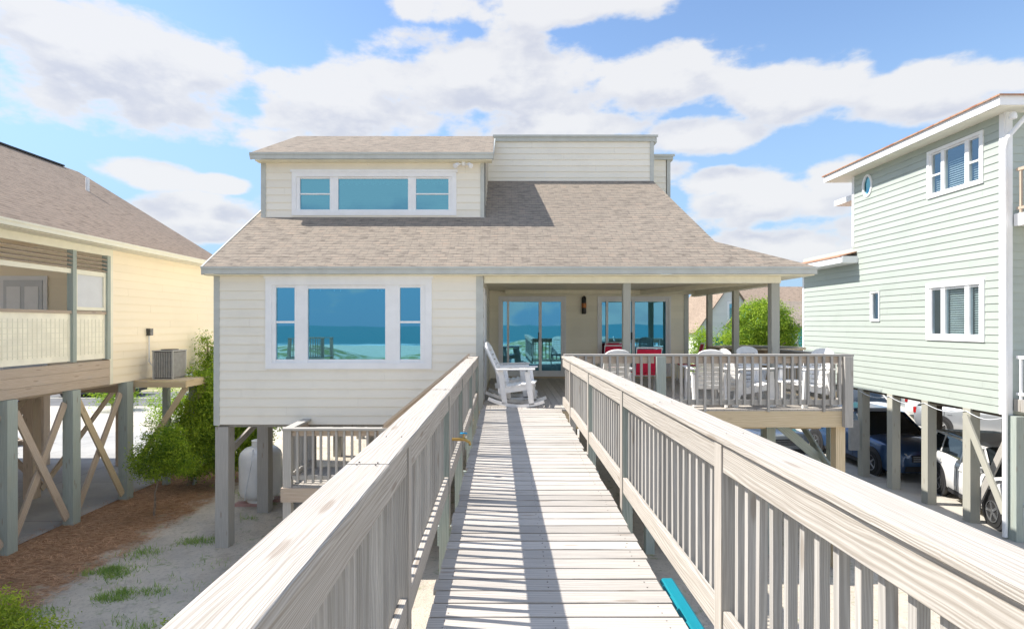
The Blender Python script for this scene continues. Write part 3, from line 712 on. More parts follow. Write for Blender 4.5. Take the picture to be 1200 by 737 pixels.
# sliding doors
def slider(W, D, split):
    u0, u1, z0, z1 = D
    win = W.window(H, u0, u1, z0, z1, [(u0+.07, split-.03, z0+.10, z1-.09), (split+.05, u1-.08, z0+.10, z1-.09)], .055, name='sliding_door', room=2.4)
    m = MB(); W.bar(m, split-.045, split-.025, z0+.95, z0+1.15, .0, .045); m.build('handle', 'lamp_black', win)
    m = MB(); W.bar(m, split-.03, split+.05, z0+.03, z1-.03, .0, .02); W.bar(m, u0+.18, u0+.24, z0+.03, z1-.03, -.02, .022); m.build('meeting_stile', 'trim_white', win)
    return win
slider(pw, D1, D1[0]+1.08); slider(pw, D2, D2[0]+.92)
m = MB(); pw.bar(m, D1[0]+.78, D1[0]+.84, 2.95, 4.9, -.29, -.25); pw.bar(m, D1[0]+.2, D1[0]+.24, 2.95, 4.9, -.29, -.25); m.build('screen_frame', 'trim_white', H)
m = MB(); pw.bar(m, D1[0]-.05, D1[1]+.05, 2.803, 2.845, 0, .06); pw.bar(m, D2[0]-.05, D2[1]+.05, 2.803, 2.845, 0, .06); m.build('threshold', 'tan_wood', H)
# wall lamp
m = MB(); c = pw.P(2.59, 0, .07); m.lathe((c.x, c.y, 4.55), [(.05, 0), (.062, .03), (.062, .42), (.05, .46), (.01, .5)], 16); m.box(c.x-.04, c.x+.04, c.y, c.y+.07, 4.7, 4.9)
lm = m.build('wall_lamp', 'lamp_black', H, smooth=True)
m = MB(); m.lathe((c.x, c.y, 4.72), [(.066, 0), (.068, .06), (.066, .12)], 16); m.build('lamp_band', 'lamp_copper', lm, smooth=True)
# flood light under dormer eave
m = MB(); m.box(-.98, -.90, 12.5, 12.63, 7.86, 7.94)
for s_ in (-1, 1):
    p = Vector((-.94+s_*.06, 12.5, 7.88)); m.tube([p, p+Vector((s_*.06, -.05, -.02))], .02, 8); m.tube([p+Vector((s_*.05, -.02, 0)), p+Vector((s_*.12, -.12, -.08))], [.03, .055], 12)
m.build('flood_light', 'trim_white', H)
# vent pipes etc. left of dormer: none

# ================================================================== HOUSE DECK
T = thing('house_deck', (3, 12, 0), 'weathered wooden porch deck on posts in front of the beach house', 'deck')
m = MB(); x = -.40
while x < 5.99:
    m.board((x+.068, 9.6, DK-.016), (x+.068, 15.14 if x < 5.0 else 15.9, DK-.016), .134, .03, segs=1); x += .14
while x < 7.4: m.board((x+.068, 12.3, DK-.016), (x+.068, 15.9, DK-.016), .134, .03); x += .14
m.build('deck_boards', 'deck_wood', T)
m = MB(); m.board((-.45, 9.62, 2.63), (6.0, 9.62, 2.63), .04, .28); m.build('rim_joist', 'tan_wood', T)
m = MB()
for x in [i*.6-.2 for i in range(11)]: m.board((x, 9.66, 2.65), (x, 15.1, 2.65), .04, .24)
m.board((5.98, 9.66, 2.63), (5.98, 15.8, 2.63), .04, .28); m.board((-.4, 10.4, 2.42), (5.9, 10.4, 2.42), .08, .2); m.board((5.9, 12.32, 2.63), (7.4, 12.32, 2.63), .04, .28); m.board((7.36, 12.3, 2.63), (7.36, 15.9, 2.63), .04, .28)
m.build('joist', 'tan_wood', T)
for (x, y, mt) in ((5.83, 9.72, 'tan_wood'), (4.95, 10.4, 'green_wood'), (2.7, 10.4, 'green_wood'), (.3, 10.4, 'green_wood'), (5.83, 12.3, 'green_wood'), (7.3, 12.4, 'green_wood'), (7.3, 15.6, 'green_wood')):
    bx('support_post', mt, T, x-.08, x+.08, y-.08, y+.08, -.3, 2.63)
m = MB(); m.board((4.98, 10.3, 2.5), (6.1, 10.3, 1.55), .04, .16, (0, 0, 1)); m.board((5.83, 9.85, 1.6), (5.83, 11.2, 2.5), .04, .14); m.build('brace', 'green_wood', T)

# ================================================================== RAILINGS
def railing(name, label, Xf, sgn, ya, yb, zc, posts, capw, capover, dz, bal=.112, mats=('cap_wood', 'cap_wood', 'grey_wood', 'green_wood'), joints=(), hdrop=.17, group=None):
    """railing along Y. Xf(y) inner face; sgn outward; zc(y) top of cap; dz(y) deck level"""
    T = thing(name, (Xf(4)+sgn*.05, 4, 0), label, 'railing', group)
    cuts = [ya]+list(joints)+[yb]
    for a, b_ in zip(cuts[:-1], cuts[1:]):
        m = MB(); off = capover-capw/2
        xa, xb = Xf(a)-sgn*off, Xf(b_)-sgn*off
        dzz = random.uniform(-.004, .004)
        m.board((xa, a+.002, zc(a)-.019+dzz), (xb, b_-.002, zc(b_)-.019+dzz), capw, .038, bev=.005, segs=max(2, int((b_-a)/.25)), jit=.0012, tone=random.uniform(.97, 1.05))
        m.build('top_cap', mats[0], T)
    ps = sorted(posts)
    for y in ps:
        x = Xf(y)+sgn*(.045-.004); hw = .045
        bx('post', mats[3] if random.random() < .6 else mats[2], T, x-hw, x+hw, y-hw, y+hw, -.4+gz(x, y), zc(y)-.040)
        x2 = Xf(y)-sgn*.008
        bx('post_face', mats[1], T, min(x2, x2+sgn*.003), max(x2, x2+sgn*.003), y-hw, y+hw, dz(y)-.25, zc(y)-.041)
    nl_ = MB()
    for y in ps+[j_+o_ for j_ in joints for o_ in (-.03, .03)]:
        for q in (.28, .72): nl_ = MB(); nl_.disc((Xf(y)-sgn*capover+sgn*capw*q, y+random.gauss(0, .01), zc(y)+.0025), (0, 0, 1), .0035, .004, 8); nl_.build('nail_head', 'nail', T)
    spans = [(ya, ps[0])]+list(zip(ps[:-1], ps[1:]))+[(ps[-1], yb)]
    pb_ = None
    for a, b_ in spans:
        a2, b2 = a+(.047 if a != ya else 0), b_-(.047 if b_ != yb else 0)
        if b2-a2 < .1: continue
        for nm, lo, hi in (('upper_rail', None, None), ('lower_rail', .07, .21)):
            if nm == 'upper_rail': za, zb, hh = zc(a2)-.04-.07, zc(b2)-.04-.07, .14
            else: za, zb, hh = dz(a2)+.145, dz(b2)+.145, .14
            m = MB(); m.board((Xf(a2)+sgn*.019, a2, za), (Xf(b2)+sgn*.019, b2, zb), .038, hh, (0, 0, 1), bev=.003, segs=4, jit=.001, tone=random.uniform(.93, 1.05)); m.build(nm, mats[1], T)
        n = max(1, round((b2-a2)/bal)); st = (b2-a2)/n
        for i in range(n):
            y = a2+st*(i+.5)+random.gauss(0, .005); z0 = dz(y)+.05; z1 = zc(y)-.045
            x = Xf(y)+sgn*(.038+.0205)
            m = MB(); lean = random.gauss(0, .006); m.board((x, y+lean, z0), (x, y-lean, z1), .038, .033, (0, 1, 0), tone=random.uniform(.78, 1.08)); m.build('baluster', mats[2], T)
    return T
dkz = lambda y: 2.58+.023*min(y, 9.6)
railing('walkway_railing', 'weathered wooden railing along the left side of the walkway', lambda y: -.505, -1, -.6, 10.36, lambda y: 3.68, [.9, 2.9, 5.0, 6.55, 8.5, 10.31], .185, .015, dkz, joints=(2.35, 5.02, 8.45), group='railings either side of the walkway')
railing('walkway_railing', 'weathered wooden railing along the right side of the walkway, with the wider cap', lambda y: 1.105-.0115*y, 1, -.6, 9.60, lambda y: 3.72, [.75, 2.78, 4.98, 6.85, 8.6], .20, .02, dkz, joints=(.6, 3.9, 6.9), group='railings either side of the walkway')
# front rail of the porch deck, along X
T = thing('deck_railing', (3.5, 9.6, DK), 'grey wooden railing along the front of the porch deck', 'railing')
m = MB(); m.board((1.02, 9.64, 3.735), (6.02, 9.64, 3.735), .14, .036, bev=.004, segs=12, jit=.001, tone=.9); m.build('top_cap', 'grey_wood', T)
m = MB(); m.board((1.06, 9.62, 3.655), (2.58, 9.62, 3.655), .038, .12); m.board((2.78, 9.62, 3.655), (5.79, 9.62, 3.655), .038, .12); m.build('upper_rail', 'brown_wood', T)
m = MB(); m.board((1.06, 9.62, 2.92), (2.58, 9.62, 2.92), .038, .09); m.board((2.78, 9.62, 2.92), (5.79, 9.62, 2.92), .038, .09); m.build('lower_rail', 'grey_wood', T)
for x, mt, wd in ((2.68, 'green_wood', .08), (5.90, 'grey_wood', .07)): bx('post', mt, T, x-wd, x+wd, 9.51, 9.598, 2.5, 3.716)
x = 1.12
while x < 5.78:
    if not 2.55 < x < 2.82:
        lo = 2.88 if random.random() > .12 else 2.76
        m = MB(); m.board((x, 9.58, lo), (x+random.gauss(0, .003), 9.58, 3.715), .038, .038, (0, 1, 0), tone=random.uniform(.8, 1.08)); m.build('baluster', 'grey_wood', T)
    x += .137
# right side rail
T = thing('deck_railing', (5.95, 11, DK), 'grey wooden railing along the right edge of the porch deck', 'railing')
bx('top_cap', 'grey_wood', T, 5.86, 6.0, 9.72, 12.3, 3.70, 3.735); bx('upper_rail', 'grey_wood', T, 5.91, 5.95, 9.72, 12.3, 3.56, 3.69); bx('lower_rail', 'grey_wood', T, 5.91, 5.95, 9.72, 12.3, 2.88, 2.96)
y = 9.8
while y < 12.25: bx('baluster', 'grey_wood', T, 5.952, 5.99, y-.019, y+.019, 2.86, 3.69); y += .137
bx('post', 'grey_wood', T, 5.89, 5.99, 12.31, 12.41, DK, 3.75)

# ================================================================== WALKWAY
T = thing('walkway', (.28, 4, 0), 'raised weathered plank walkway leading to the beach house porch', 'walkway')
m = MB(); y = -1.3; pitch = .146
nl = MB()
while y < 9.55:
    z = dkz(y+.07)-.019; ea = random.gauss(0, .006); eb = random.gauss(0, .006)
    m.board((-.425+ea, y+.07, z+random.gauss(0, .0012)), (.972+eb, y+.07, z+random.gauss(0, .0012)), .139, .034, bev=.003, segs=5, jit=.0012, tone=random.choice((.82, .9, .96, 1, 1.02, 1.06))*random.uniform(.96, 1.03))
    for xx in (-.33, .27, .88):
        for dy in (.035, .105):
            nl.disc((xx+random.gauss(0, .008), y+dy, z+.0172), (0, 0, 1), .0045, .002, 8)
    y += pitch
m.build('deck_boards', 'deck_wood', T); nl.build('nail_heads', 'nail', T)
m = MB()
for x in (-.36, .27, .88): m.board((x, -1.3, dkz(-1.3)-.16), (x, 9.56, dkz(9.6)-.16), .04, .24)
m.build('joist', 'green_wood', T)
m = MB()
for y in (.75, 2.82, 5.0, 6.75, 8.55): m.board((-.62, y+.09, dkz(y)-.36), (1.15, y+.09, dkz(y)-.36), .04, .18)
m.build('cross_beam', 'green_wood', T)
m = MB(); m.board((1.10, 1.3, dkz(1.3)-.12), (1.085, 3.72, dkz(3.72)-.12), .10, .05, bev=.02, segs=6); m.build('paddle_board', 'teal_vinyl', None)
pbd = bpy.data.objects['paddle_board']; tag(pbd, 'flat teal board slotted under the right edge of the walkway', 'board')
# hose tap on left rail
T = thing('hose_tap', (-.47, 5.75, 3.12), 'brass hose tap with a blue handle sticking through the left walkway rail', 'tap')
m = MB(); m.tube([(-.58, 5.75, 3.08), (-.50, 5.75, 3.08), (-.42, 5.75, 3.08), (-.37, 5.75, 3.05), (-.365, 5.75, 3.02)], [.014, .016, .018, .015, .015], 10); m.tube([(-.43, 5.75, 3.09), (-.43, 5.75, 3.135)], .008, 8)
m.tube([(-.58, 5.75, 3.08), (-.58, 5.75, 0)], .011, 8); m.build('spout', 'brass', T, smooth=True)
m = MB(); m.disc((-.43, 5.75, 3.142), (0, .3, 1), .038, .014, 14); m.build('handle', 'blue_plastic', T)

# ================================================================== lower landing left of the walkway
T = thing('stair_landing', (-3, 10, 0), 'small lower wooden stair landing with baluster rail below the wing window', 'landing')
LZ = 1.47
m = MB()
for i in range(12): m.board((-3.82+.14*i+.07, 9.62, LZ-.016), (-3.82+.14*i+.07, 10.9, LZ-.016), .134, .03)
m.build('deck_boards', 'deck_wood', T)
bx('rim_joist', 'brown_wood', T, (-3.84, -2.1, 9.58, 9.62, LZ-.27, LZ-.03), (-3.88, -3.84, 9.58, 10.9, LZ-.27, LZ-.03))
for (x, y) in ((-3.78, 9.66), (-2.12, 9.66), (-3.78, 10.85)): bx('post', 'grey_wood', T, x-.07, x+.07, y-.06, y+.06, -.3, LZ+.96)
bx('top_cap', 'grey_wood', T, (-3.86, -2.05, 9.58, 9.72, LZ+.962, LZ+1.0), (-3.86, -3.70, 9.722, 10.95, LZ+.962, LZ+1.0))
bx('upper_rail', 'brown_wood', T, (-3.70, -2.2, 9.64, 9.68, LZ+.86, LZ+.958), (-3.80, -3.76, 9.74, 10.78, LZ+.82, LZ+.958))
bx('lower_rail', 'grey_wood', T, (-3.70, -2.2, 9.64, 9.68, LZ+.10, LZ+.17), (-3.80, -3.76, 9.74, 10.78, LZ+.10, LZ+.17))
x = -3.6
while x < -2.2: bx('baluster', 'grey_wood', T, x-.019, x+.019, 9.60, 9.638, LZ+.06, LZ+.955); x += .135
y = 9.85
while y < 10.75: bx('baluster', 'grey_wood', T, -3.84, -3.802, y-.019, y+.019, LZ+.06, LZ+.955); y += .135
# stairs from landing up to the walkway
S = thing('stair_flight', (-1.4, 10, 0), 'wooden stair flight with sloping handrail climbing from the landing to the walkway', 'stairs')
for i in range(7):
    f = (i+1)/8; x = -2.05+1.4*f; z = LZ+(DK-LZ)*f
    bx('tread', 'deck_wood', S, x-.1, x+.12, 9.66, 10.5, z-.035, z)
m = MB(); m.board((-2.05, 9.64, LZ-.05), (-.62, 9.64, DK-.1), .04, .25, (0, 0, 1)); m.board((-2.05, 10.5, LZ-.05), (-.62, 10.5, DK-.1), .04, .25, (0, 0, 1)); m.build('stringer', 'brown_wood', S)
m = MB(); m.board((-2.1, 9.64, LZ+1.06), (-.62, 9.64, DK+.95), .12, .04, (0, 0, 1)); m.board((-2.1, 9.64, LZ+.97), (-.62, 9.64, DK+.86), .04, .12, (0, 0, 1)); m.build('handrail', 'brown_wood', S)
for i in range(9):
    f = (i+.6)/9.5; x = -2.05+1.4*f; z = LZ+(DK-LZ)*f; bx('baluster', 'grey_wood', S, x-.019, x+.019, 9.60, 9.638, z+.0, z+.93)

# ================================================================== propane tank
T = thing('propane_tank', (-5.86, 13.3, 0), 'upright white propane tank on pink blocks behind the corner stilt', 'tank')
m = MB(); R0 = .48; m.lathe((-5.86, 13.3, .14), [(.25, 0), (.36, .02), (R0-.03, .10), (R0, .2), (R0, .98), (R0-.03, 1.08), (.36, 1.17), (.22, 1.215), (.02, 1.23)], 32); m.build('vessel', 'tank_white', T, smooth=True)
m = MB(); m.lathe((-5.86, 13.3, 1.33), [(.2, 0), (.2, .16), (.21, .17), (.19, .17), (.18, .16)], 24); m.build('collar', 'tank_white', T, smooth=True)
m = MB(); m.lathe((-5.86, 13.3, .07), [(.30, 0), (.30, .09), (.27, .10)], 24); m.build('foot_ring', 'tank_white', T, smooth=True)
bx('block', 'pink_block', T, (-6.35, -5.8, 13.0, 13.2, 0, .07), (-5.9, -5.45, 13.35, 13.6, 0, .07))
m = MB(); m.tube([(-5.86, 12.9, 1.36), (-5.86, 12.82, 1.1), (-5.98, 12.83, .5), (-6.03, 12.84, .2)], .012, 8); m.build('pipe', 'pvc', T)

# ================================================================== chairs
def chair_proto(kind, label, group):
    """faces +X; origin on floor under seat centre"""
    T = thing(kind, (0, 0, 0), label, 'chair', group)
    rock = kind == 'rocking_chair'
    sh = .42 if rock else .40; W = .54
    if rock:
        for s_ in (-1, 1):
            m = MB(); pts = [(-.52+1.0*i/10, s_*.27, .02+.38*((-.52+1.0*i/10)-.02)**2*1.1) for i in range(11)]
            for a, b_ in zip(pts[:-1], pts[1:]): m.board(a, b_, .04, .055, (0, 0, 1), tone=1)
            m.build('rocker', 'chair_white', T)
    for s_ in (-1, 1):
        y = s_*.27
        m = MB()
        if rock: m.board((.26, y, .05), (.18, y, .63), .04, .09, (1, 0, 0), tone=1); 
        else: m.board((.30, y, .0), (.26, y, .63), .035, .11, (1, 0, 0), tone=1)
        m.build('leg', 'chair_white', T)
        m = MB()
        if rock: m.board((-.22, y, .06), (-.30, y, .66), .04, .09, (1, 0, 0), tone=1)
        else: m.board((-.40, y, .0), (-.26, y, .60), .035, .11, (1, 0, 0), tone=1)
        m.build('leg', 'chair_white', T)
        m = MB(); m.board((-.36, s_*.29, .665), (.32, s_*.29, .68), .11, .028, tone=1, bev=.008); m.build('armrest', 'chair_white', T)
        m = MB(); m.board((.28, y-s_*.03, sh-.05), (-.34, y-s_*.03, sh-.15), .03, .10, (0, 0, 1), tone=1); m.build('side_rail', 'chair_white', T)
    m = MB()
    for i in range(6):
        x = .27-.088*i; m.board((x, -W/2, sh-.013*i), (x, W/2, sh-.013*i), .072, .022, (.12, 0, 1), tone=1)
    m.build('seat', 'chair_white', T)
    bk = MB(); n = 9 if rock else 8; b0 = Vector((-.22, 0, sh-.10)); rec = -.46 if rock else -.36; d = Vector((rec, 0, 1)).normalized(); Lb = .84 if rock else .70; nr = Vector((1, 0, -rec)).normalized()
    for s_ in (-1, 1): bk.board(b0+Vector((0, s_*.22, 0)), b0+d*Lb*.93+Vector((0, s_*.20, 0)), .06, .03, nr, tone=1)
    for i in range(n):
        f = (i+.5)/n; hw = .225 if f < .86 else .17; p = b0+d*Lb*f; wd = .07
        bk.board(p-Vector((0, hw, 0)), p+Vector((0, hw, 0)), wd, .022, nr, tone=1)
    # rounded crown
    top = b0+d*Lb*.93; pts = [top+Vector((0, .235*math.cos(a), 0))+d*.12*math.sin(a) for a in [math.pi*i/10 for i in range(11)]]
    bk.prism([p-nr*.014 for p in pts], nr*.028)
    bk.build('backrest', 'chair_white', T)
    if rock: bx('stretcher', 'chair_white', T, .19, .22, -.25, .25, .20, .27)
    return T
rc = chair_proto('rocking_chair', 'white slatted rocking chair nearest the walkway end, facing right', 'white rocking chairs')
ac = chair_proto('deck_chair', 'white slatted deck chair with rounded back, left of the green rail post', 'white slatted deck chairs')
rc.location = (.25, 10.12, DK); rc.rotation_euler = (0, 0, R(-8))
dup(rc, (.16, 11.05, DK), R(-4), 'white rocking chair behind the nearest one, by the sliding door')
ac.location = (1.95, 10.25, DK); ac.rotation_euler = (0, 0, R(95))
dup(ac, (3.67, 10.22, DK), R(84), 'white slatted deck chair with its back to the rail, right of the green rail post')
dup(ac, (4.45, 10.15, DK), R(5), 'white slatted deck chair seen side on in front of the corner porch post')
dup(ac, (4.95, 10.75, DK), R(-80), 'tall backed white deck chair standing behind the side on one, near the hot tub')
dup(ac, (5.45, 10.1, DK), R(200), 'white slatted deck chair in the right corner of the deck by the end post')
# small white table
T = thing('side_table', (5.2, 10.15, DK), 'low white side table between the corner deck chairs', 'table')
m = MB()
for i in range(5): m.box(4.98+.09*i, 5.06+.09*i, 9.95, 10.35, DK+.42, DK+.445, 1)
m.build('tabletop', 'chair_white', T)
for a in (5.0, 5.38):
    for b_ in (9.98, 10.32): bx('leg', 'chair_white', T, a-.02, a+.02, b_-.02, b_+.02, DK, DK+.42)
# red sling chairs and table
def red_chair():
    T = thing('sling_chair', (0, 0, 0), 'red sling patio chair', 'chair', 'red patio chairs by the right sliding door')
    for s_ in (-1, 1):
        m = MB(); m.tube([(s_*.26, .25, 0), (s_*.26, .22, .42), (s_*.26, -.2, .40), (s_*.26, -.36, .98)], .014, 8); m.tube([(s_*.26, -.30, 0), (s_*.26, -.05, .41)], .014, 8)
        m.tube([(s_*.26, .22, .42), (s_*.27, .2, .64), (s_*.27, -.27, .66)], .013, 8); m.build('frame', 'chair_white', T)
    m = MB(); m.prism([(-.25, .24, .42), (-.25, -.2, .40), (.25, -.2, .40), (.25, .24, .42)], (0, 0, .02)); m.build('seat', 'red_fabric', T)
    m = MB(); m.prism([(-.25, -.21, .46), (-.25, -.35, .95), (.25, -.35, .95), (.25, -.21, .46)], (0, -.02, .0)); m.build('backrest', 'red_fabric', T)
    m = MB(); m.tube([(-.26, -.36, .98), (.26, -.36, .98)], .014, 8); m.build('top_bar', 'chair_white', T)
    return T
r0 = red_chair(); r0.location = (2.55, 13.1, DK); r0['label'] = 'red sling patio chair just left of the front porch post'
dup(r0, (3.0, 11.9, DK), R(0), 'red sling patio chair with white frame right of the front porch post')
dup(r0, (2.95, 14.5, DK), R(180), 'red sling patio chair on the far side of the patio table')
dup(r0, (4.72, 14.3, DK), R(80), 'red sling patio chair near the right end of the porch wall')
T = thing('patio_table', (2.9, 13.75, DK), 'low round white patio table among the red chairs', 'table')
m = MB(); m.lathe((2.9, 13.75, DK+.66), [(.5, 0), (.52, .01), (.52, .03), (.5, .035)], 28); m.build('tabletop', 'chair_white', T, smooth=True)
for i in range(4):
    a = i*1.5708+.78; m = MB(); m.tube([(2.9+.35*math.cos(a), 13.75+.35*math.sin(a), DK), (2.9+.3*math.cos(a), 13.75+.3*math.sin(a), DK+.66)], .016, 8); m.build('leg', 'chair_white', T)

# hot tub
T = thing('hot_tub', (6.1, 13.5, DK), 'round brown wooden hot tub at the right end of the porch', 'hot tub')
m = MB(); n = 46
for i in range(n):
    a = 2*math.pi*i/n; c = Vector((6.15+1.0*math.cos(a), 13.6+1.0*math.sin(a), 0))
    m.board(c+Vector((0, 0, DK)), c+Vector((0, 0, DK+.88)), .134, .035, (math.cos(a), math.sin(a), 0))
m.build('staves', 'tub_wood', T)
m = MB()
for i in range(n):
    a = 2*math.pi*i/n; a2 = 2*math.pi*(i+1)/n; m.board((6.15+1.0*math.cos(a), 13.6+1.0*math.sin(a), DK+.90), (6.15+1.0*math.cos(a2), 13.6+1.0*math.sin(a2), DK+.90), .16, .04)
m.build('rim', 'tan_wood', T)
m = MB(); m.disc((6.15, 13.6, DK+.84), (0, 0, 1), .97, .02, 40); m.build('water', 'hot_water', T)

# ================================================================== LEFT HOUSE
XL = -9.3
T = LH = thing('cream_house', (-13, 13, 0), 'pale yellow stilt house with brown shingle roof at the left', 'house')
m = MB(); lw = Wall((XL, 13.0), (0, 1, 0), (1, 0, 0)); lw.siding(m, .02, 5.0, 2.86, 6.1, expo=.19)
pwl = Wall((-19, 13.0), (1, 0, 0), (0, -1, 0)); pwl.siding(m, 0, 9.55, 2.95, 6.1, expo=.19)
gb = Wall((-9.3, 18.0), (-1, 0, 0), (0, 1, 0)); gb.siding(m, 0, 9.6, 2.86, 9.0, expo=.19, lim=lambda z: (0, 9.6) if z < 6.1 else ((z-6.1)/.6, 9.6-(z-6.1)/.6))
m.build('wall', 'siding_yellow', LH, fix=False)
m = MB()
roofpoly(m, [(-8.88, 2.0, 6.17), (-8.88, 17.9, 6.17), (-14.07, 18.3, 9.29), (-14.07, 2.0, 9.29)], .08)
roofpoly(m, [(-19.3, 2.0, 6.17), (-19.3, 18.3, 6.17), (-14.07, 18.3, 9.29), (-14.07, 2.0, 9.29)], .08)
m.build('roof', 'shingle_brown', LH)
bx('ridge_vent', 'plastic_dark', LH, -14.17, -13.97, 2, 17.6, 9.27, 9.315)
m = MB(); m.tube([(-12.2, 16.2, 7.2), (-12.2, 16.2, 8.55)], .05, 10); m.build('vent_pipe', 'pvc', LH)
m = MB(); m.box(-8.92, -8.80, 2, 17.95, 6.03, 6.14, 1); m.box(-8.80, -8.785, 2, 17.95, 6.11, 6.15, 1); m.build('gutter', 'trim_cream', LH)
m = MB(); m.box(-9.32, -8.93, 2, 17.9, 6.02, 6.045, 1); m.build('soffit', 'soffit_white', LH)
m = MB(); m.box(-9.33, -9.26, 2, 12.98, 5.86, 6.02, 1); m.box(-9.28, -9.262, 12.98, 13.1, 2.86, 6.02, 1); m.build('trim_board', 'trim_cream', LH)
bx('floor', 'brown_wood', LH, (-19, -9.42, 2, 18, 2.80, 2.86), (-19, -9.4, 9, 9.1, 2.55, 2.8), (-19, -9.4, 14, 14.1, 2.55, 2.8))
m = MB()
for i in range(3): m.board((XL+.02, 4, 2.96+.19*i), (XL+.02, 13, 2.96+.19*i), .04, .185, (0, 0, 1))
m.build('skirt_board', 'brown_wood', LH)
posty = [13.6, 11.9, 10.35, 8.7, 7.1]
for y in posty: bx('stilt', 'green_wood', LH, XL-.11, XL+.11, y-.11, y+.11, -.3, 2.86)
for y in (16.9,): bx('stilt', 'green_wood', LH, XL-.13, XL+.13, y-.13, y+.13, -.3, 2.86)
for x in (-11.6, -14, -16.4):
    for y in (10.4, 13.6, 16.8): bx('stilt', 'brown_wood', LH, x-.12, x+.12, y-.12, y+.12, -.3, 2.8)
for (a, b_) in ((10.5, 11.75), (12.05, 13.45), (8.85, 10.2)):
    m = MB(); m.board((XL-.03, a, .15), (XL-.03, b_, 2.6), .04, .15, (0, 0, 1)); m.build('brace', 'brown_wood', LH)
    m = MB(); m.board((XL+.02, a, 2.6), (XL+.02, b_, .15), .04, .15, (0, 0, 1)); m.build('brace', 'tan_wood' if a > 12 else 'brown_wood', LH)
for x in (-11.6, -14):
    for (a, b_) in ((10.52, 13.48), (13.72, 16.68)):
        m = MB(); m.board((x+.13, a, .2), (x+.13, b_, 2.7), .04, .14, (0, 0, 1)); m.build('brace', 'brown_wood', LH)
for (a, b_) in ((-11.5, -14), ):
    m = MB(); m.board((a, 13.75, .3), (b_, 13.75, 2.6), .04, .15, (0, 0, 1)); m.board((a, 13.79, 2.6), (b_, 13.79, .3), .04, .15, (0, 0, 1)); m.build('brace', 'brown_wood', LH)
# screened porch
zs0 = 3.43
for y in (12.93, 11.9, 10.0, 8.2): bx('porch_post', 'green_wood', LH, XL-.06, XL+.07, y-.05, y+.05, 3.46, 5.86)
def bay(a, b_, opened):
    lv = MB()
    for i in range(4):
        z = 5.50+i*.09; lv.board((XL+.02, a, z), (XL+.02, b_, z), .09, .012, (.5, 0, 1), tone=.95)
    lv.build('louver', 'brown_wood', LH)
    fr = MB(); fr.box(XL-.02, XL+.03, a, b_, 5.36, 5.46, 1)
    if not opened: fr.box(XL-.02, XL+.03, a, a+.07, 4.58, 5.36, 1); fr.box(XL-.02, XL+.03, b_-.07, b_, 4.58, 5.36, 1); fr.box(XL-.02, XL+.03, a+.07, b_-.07, 4.58, 4.65, 1)
    f_ = fr.build('porch_window', 'trim_cream', LH)
    if not opened: g_ = MB(); g_.face([(XL, a+.07, 4.65), (XL, b_-.07, 4.65), (XL, b_-.07, 5.36), (XL, a+.07, 5.36)]); g_.build('pane', 'door_white', f_, fix=False)
    bx('porch_rail', 'brown_wood', LH, XL-.02, XL+.04, a, b_, 4.50, 4.56)
    bx('panel', 'panel_plastic', LH, XL-.01, XL+.01, a, b_, 3.48, 4.50)
    lt = MB(); y = a+.08
    while y < b_: lt.box(XL+.011, XL+.016, y-.008, y+.008, 3.6, 4.38, 1); y += .11
    z = 3.65
    while z < 4.4: lt.box(XL+.0165, XL+.02, a+.05, b_-.05, z-.007, z+.007, 1); z += .11
    lt.build('lattice', 'trim_cream', LH)
bay(11.95, 12.88, False); bay(10.05, 11.85, True); bay(8.25, 9.95, True)
# door inside porch
dr = MB(); pwl.bar(dr, 7.2, 8.3, 3.0, 5.4, .016, .05); o_ = dr.build('door_frame', 'trim_white', LH)
dr = MB(); pwl.bar(dr, 7.3, 8.2, 3.0, 5.3, .05, .07); o2 = dr.build('door', 'door_white', o_)
dr = MB()
for (a, b_, c_, d_) in ((7.38, 7.7, 4.6, 5.15), (7.8, 8.12, 4.6, 5.15), (7.38, 7.7, 3.8, 4.5), (7.8, 8.12, 3.8, 4.5)): pwl.bar(dr, a, b_, c_, d_, .071, .08)
dr.build('door_panel', 'trim_white', o_)
# service conduit on wall
m = MB(); m.box(XL+.01, XL+.12, 14.35, 14.47, 3.98, 4.16, 1); m.build('meter_box', 'car_glass', LH)
m = MB(); m.tube([(XL+.05, 14.41, 3.98), (XL+.05, 14.41, 3.3), (XL+.12, 14.43, 3.2), (XL+.4, 14.45, 3.15)], .015, 8); m.build('conduit', 'pvc', LH)
# AC platform
T = thing('service_platform', (-8.6, 14.5, 2.7), 'wooden bracket platform holding the air conditioner on the cream house', 'platform')
m = MB()
for i in range(7): m.board((XL+.04, 13.93+.16*i, 2.86), (-7.95, 13.93+.16*i, 2.86), .155, .03)
m.build('boards', 'tan_wood', T)
bx('rim', 'tan_wood', T, (XL+.04, -7.95, 13.8, 13.84, 2.70, 2.842), (-7.99, -7.95, 13.842, 14.95, 2.70, 2.842))
for y in (13.9, 14.9):
    m = MB(); m.board((-8.0, y, 2.7), (XL+.15, y, .9), .04, .13, (0, 0, 1)); m.build('brace', 'tan_wood', T)
for x in (-9.05, -8.35): bx('post', 'green_wood', T, x-.07, x+.07, 14.75, 14.89, -.2, 2.70)
T = thing('air_conditioner', (-8.66, 14.3, 2.875), 'grey louvered air conditioner condenser on the wooden platform', 'air conditioner')
ax0, ax1, ay0, ay1, az0, az1 = -8.90, -8.42, 14.04, 14.60, 2.90, 3.58
bx('core', 'ac_dark', T, ax0+.01, ax1-.01, ay0+.01, ay1-.01, az0, az1)
m = MB(); n_ = 11
for i in range(n_): x = ax0+.01+(ax1-ax0-.04)*i/(n_-1); m.box(x, x+.02, ay0-.012, ay0+.008, az0+.02, az1-.02, 1)
m.build('grille', 'ac_metal', T)
m = MB(); n_ = 13
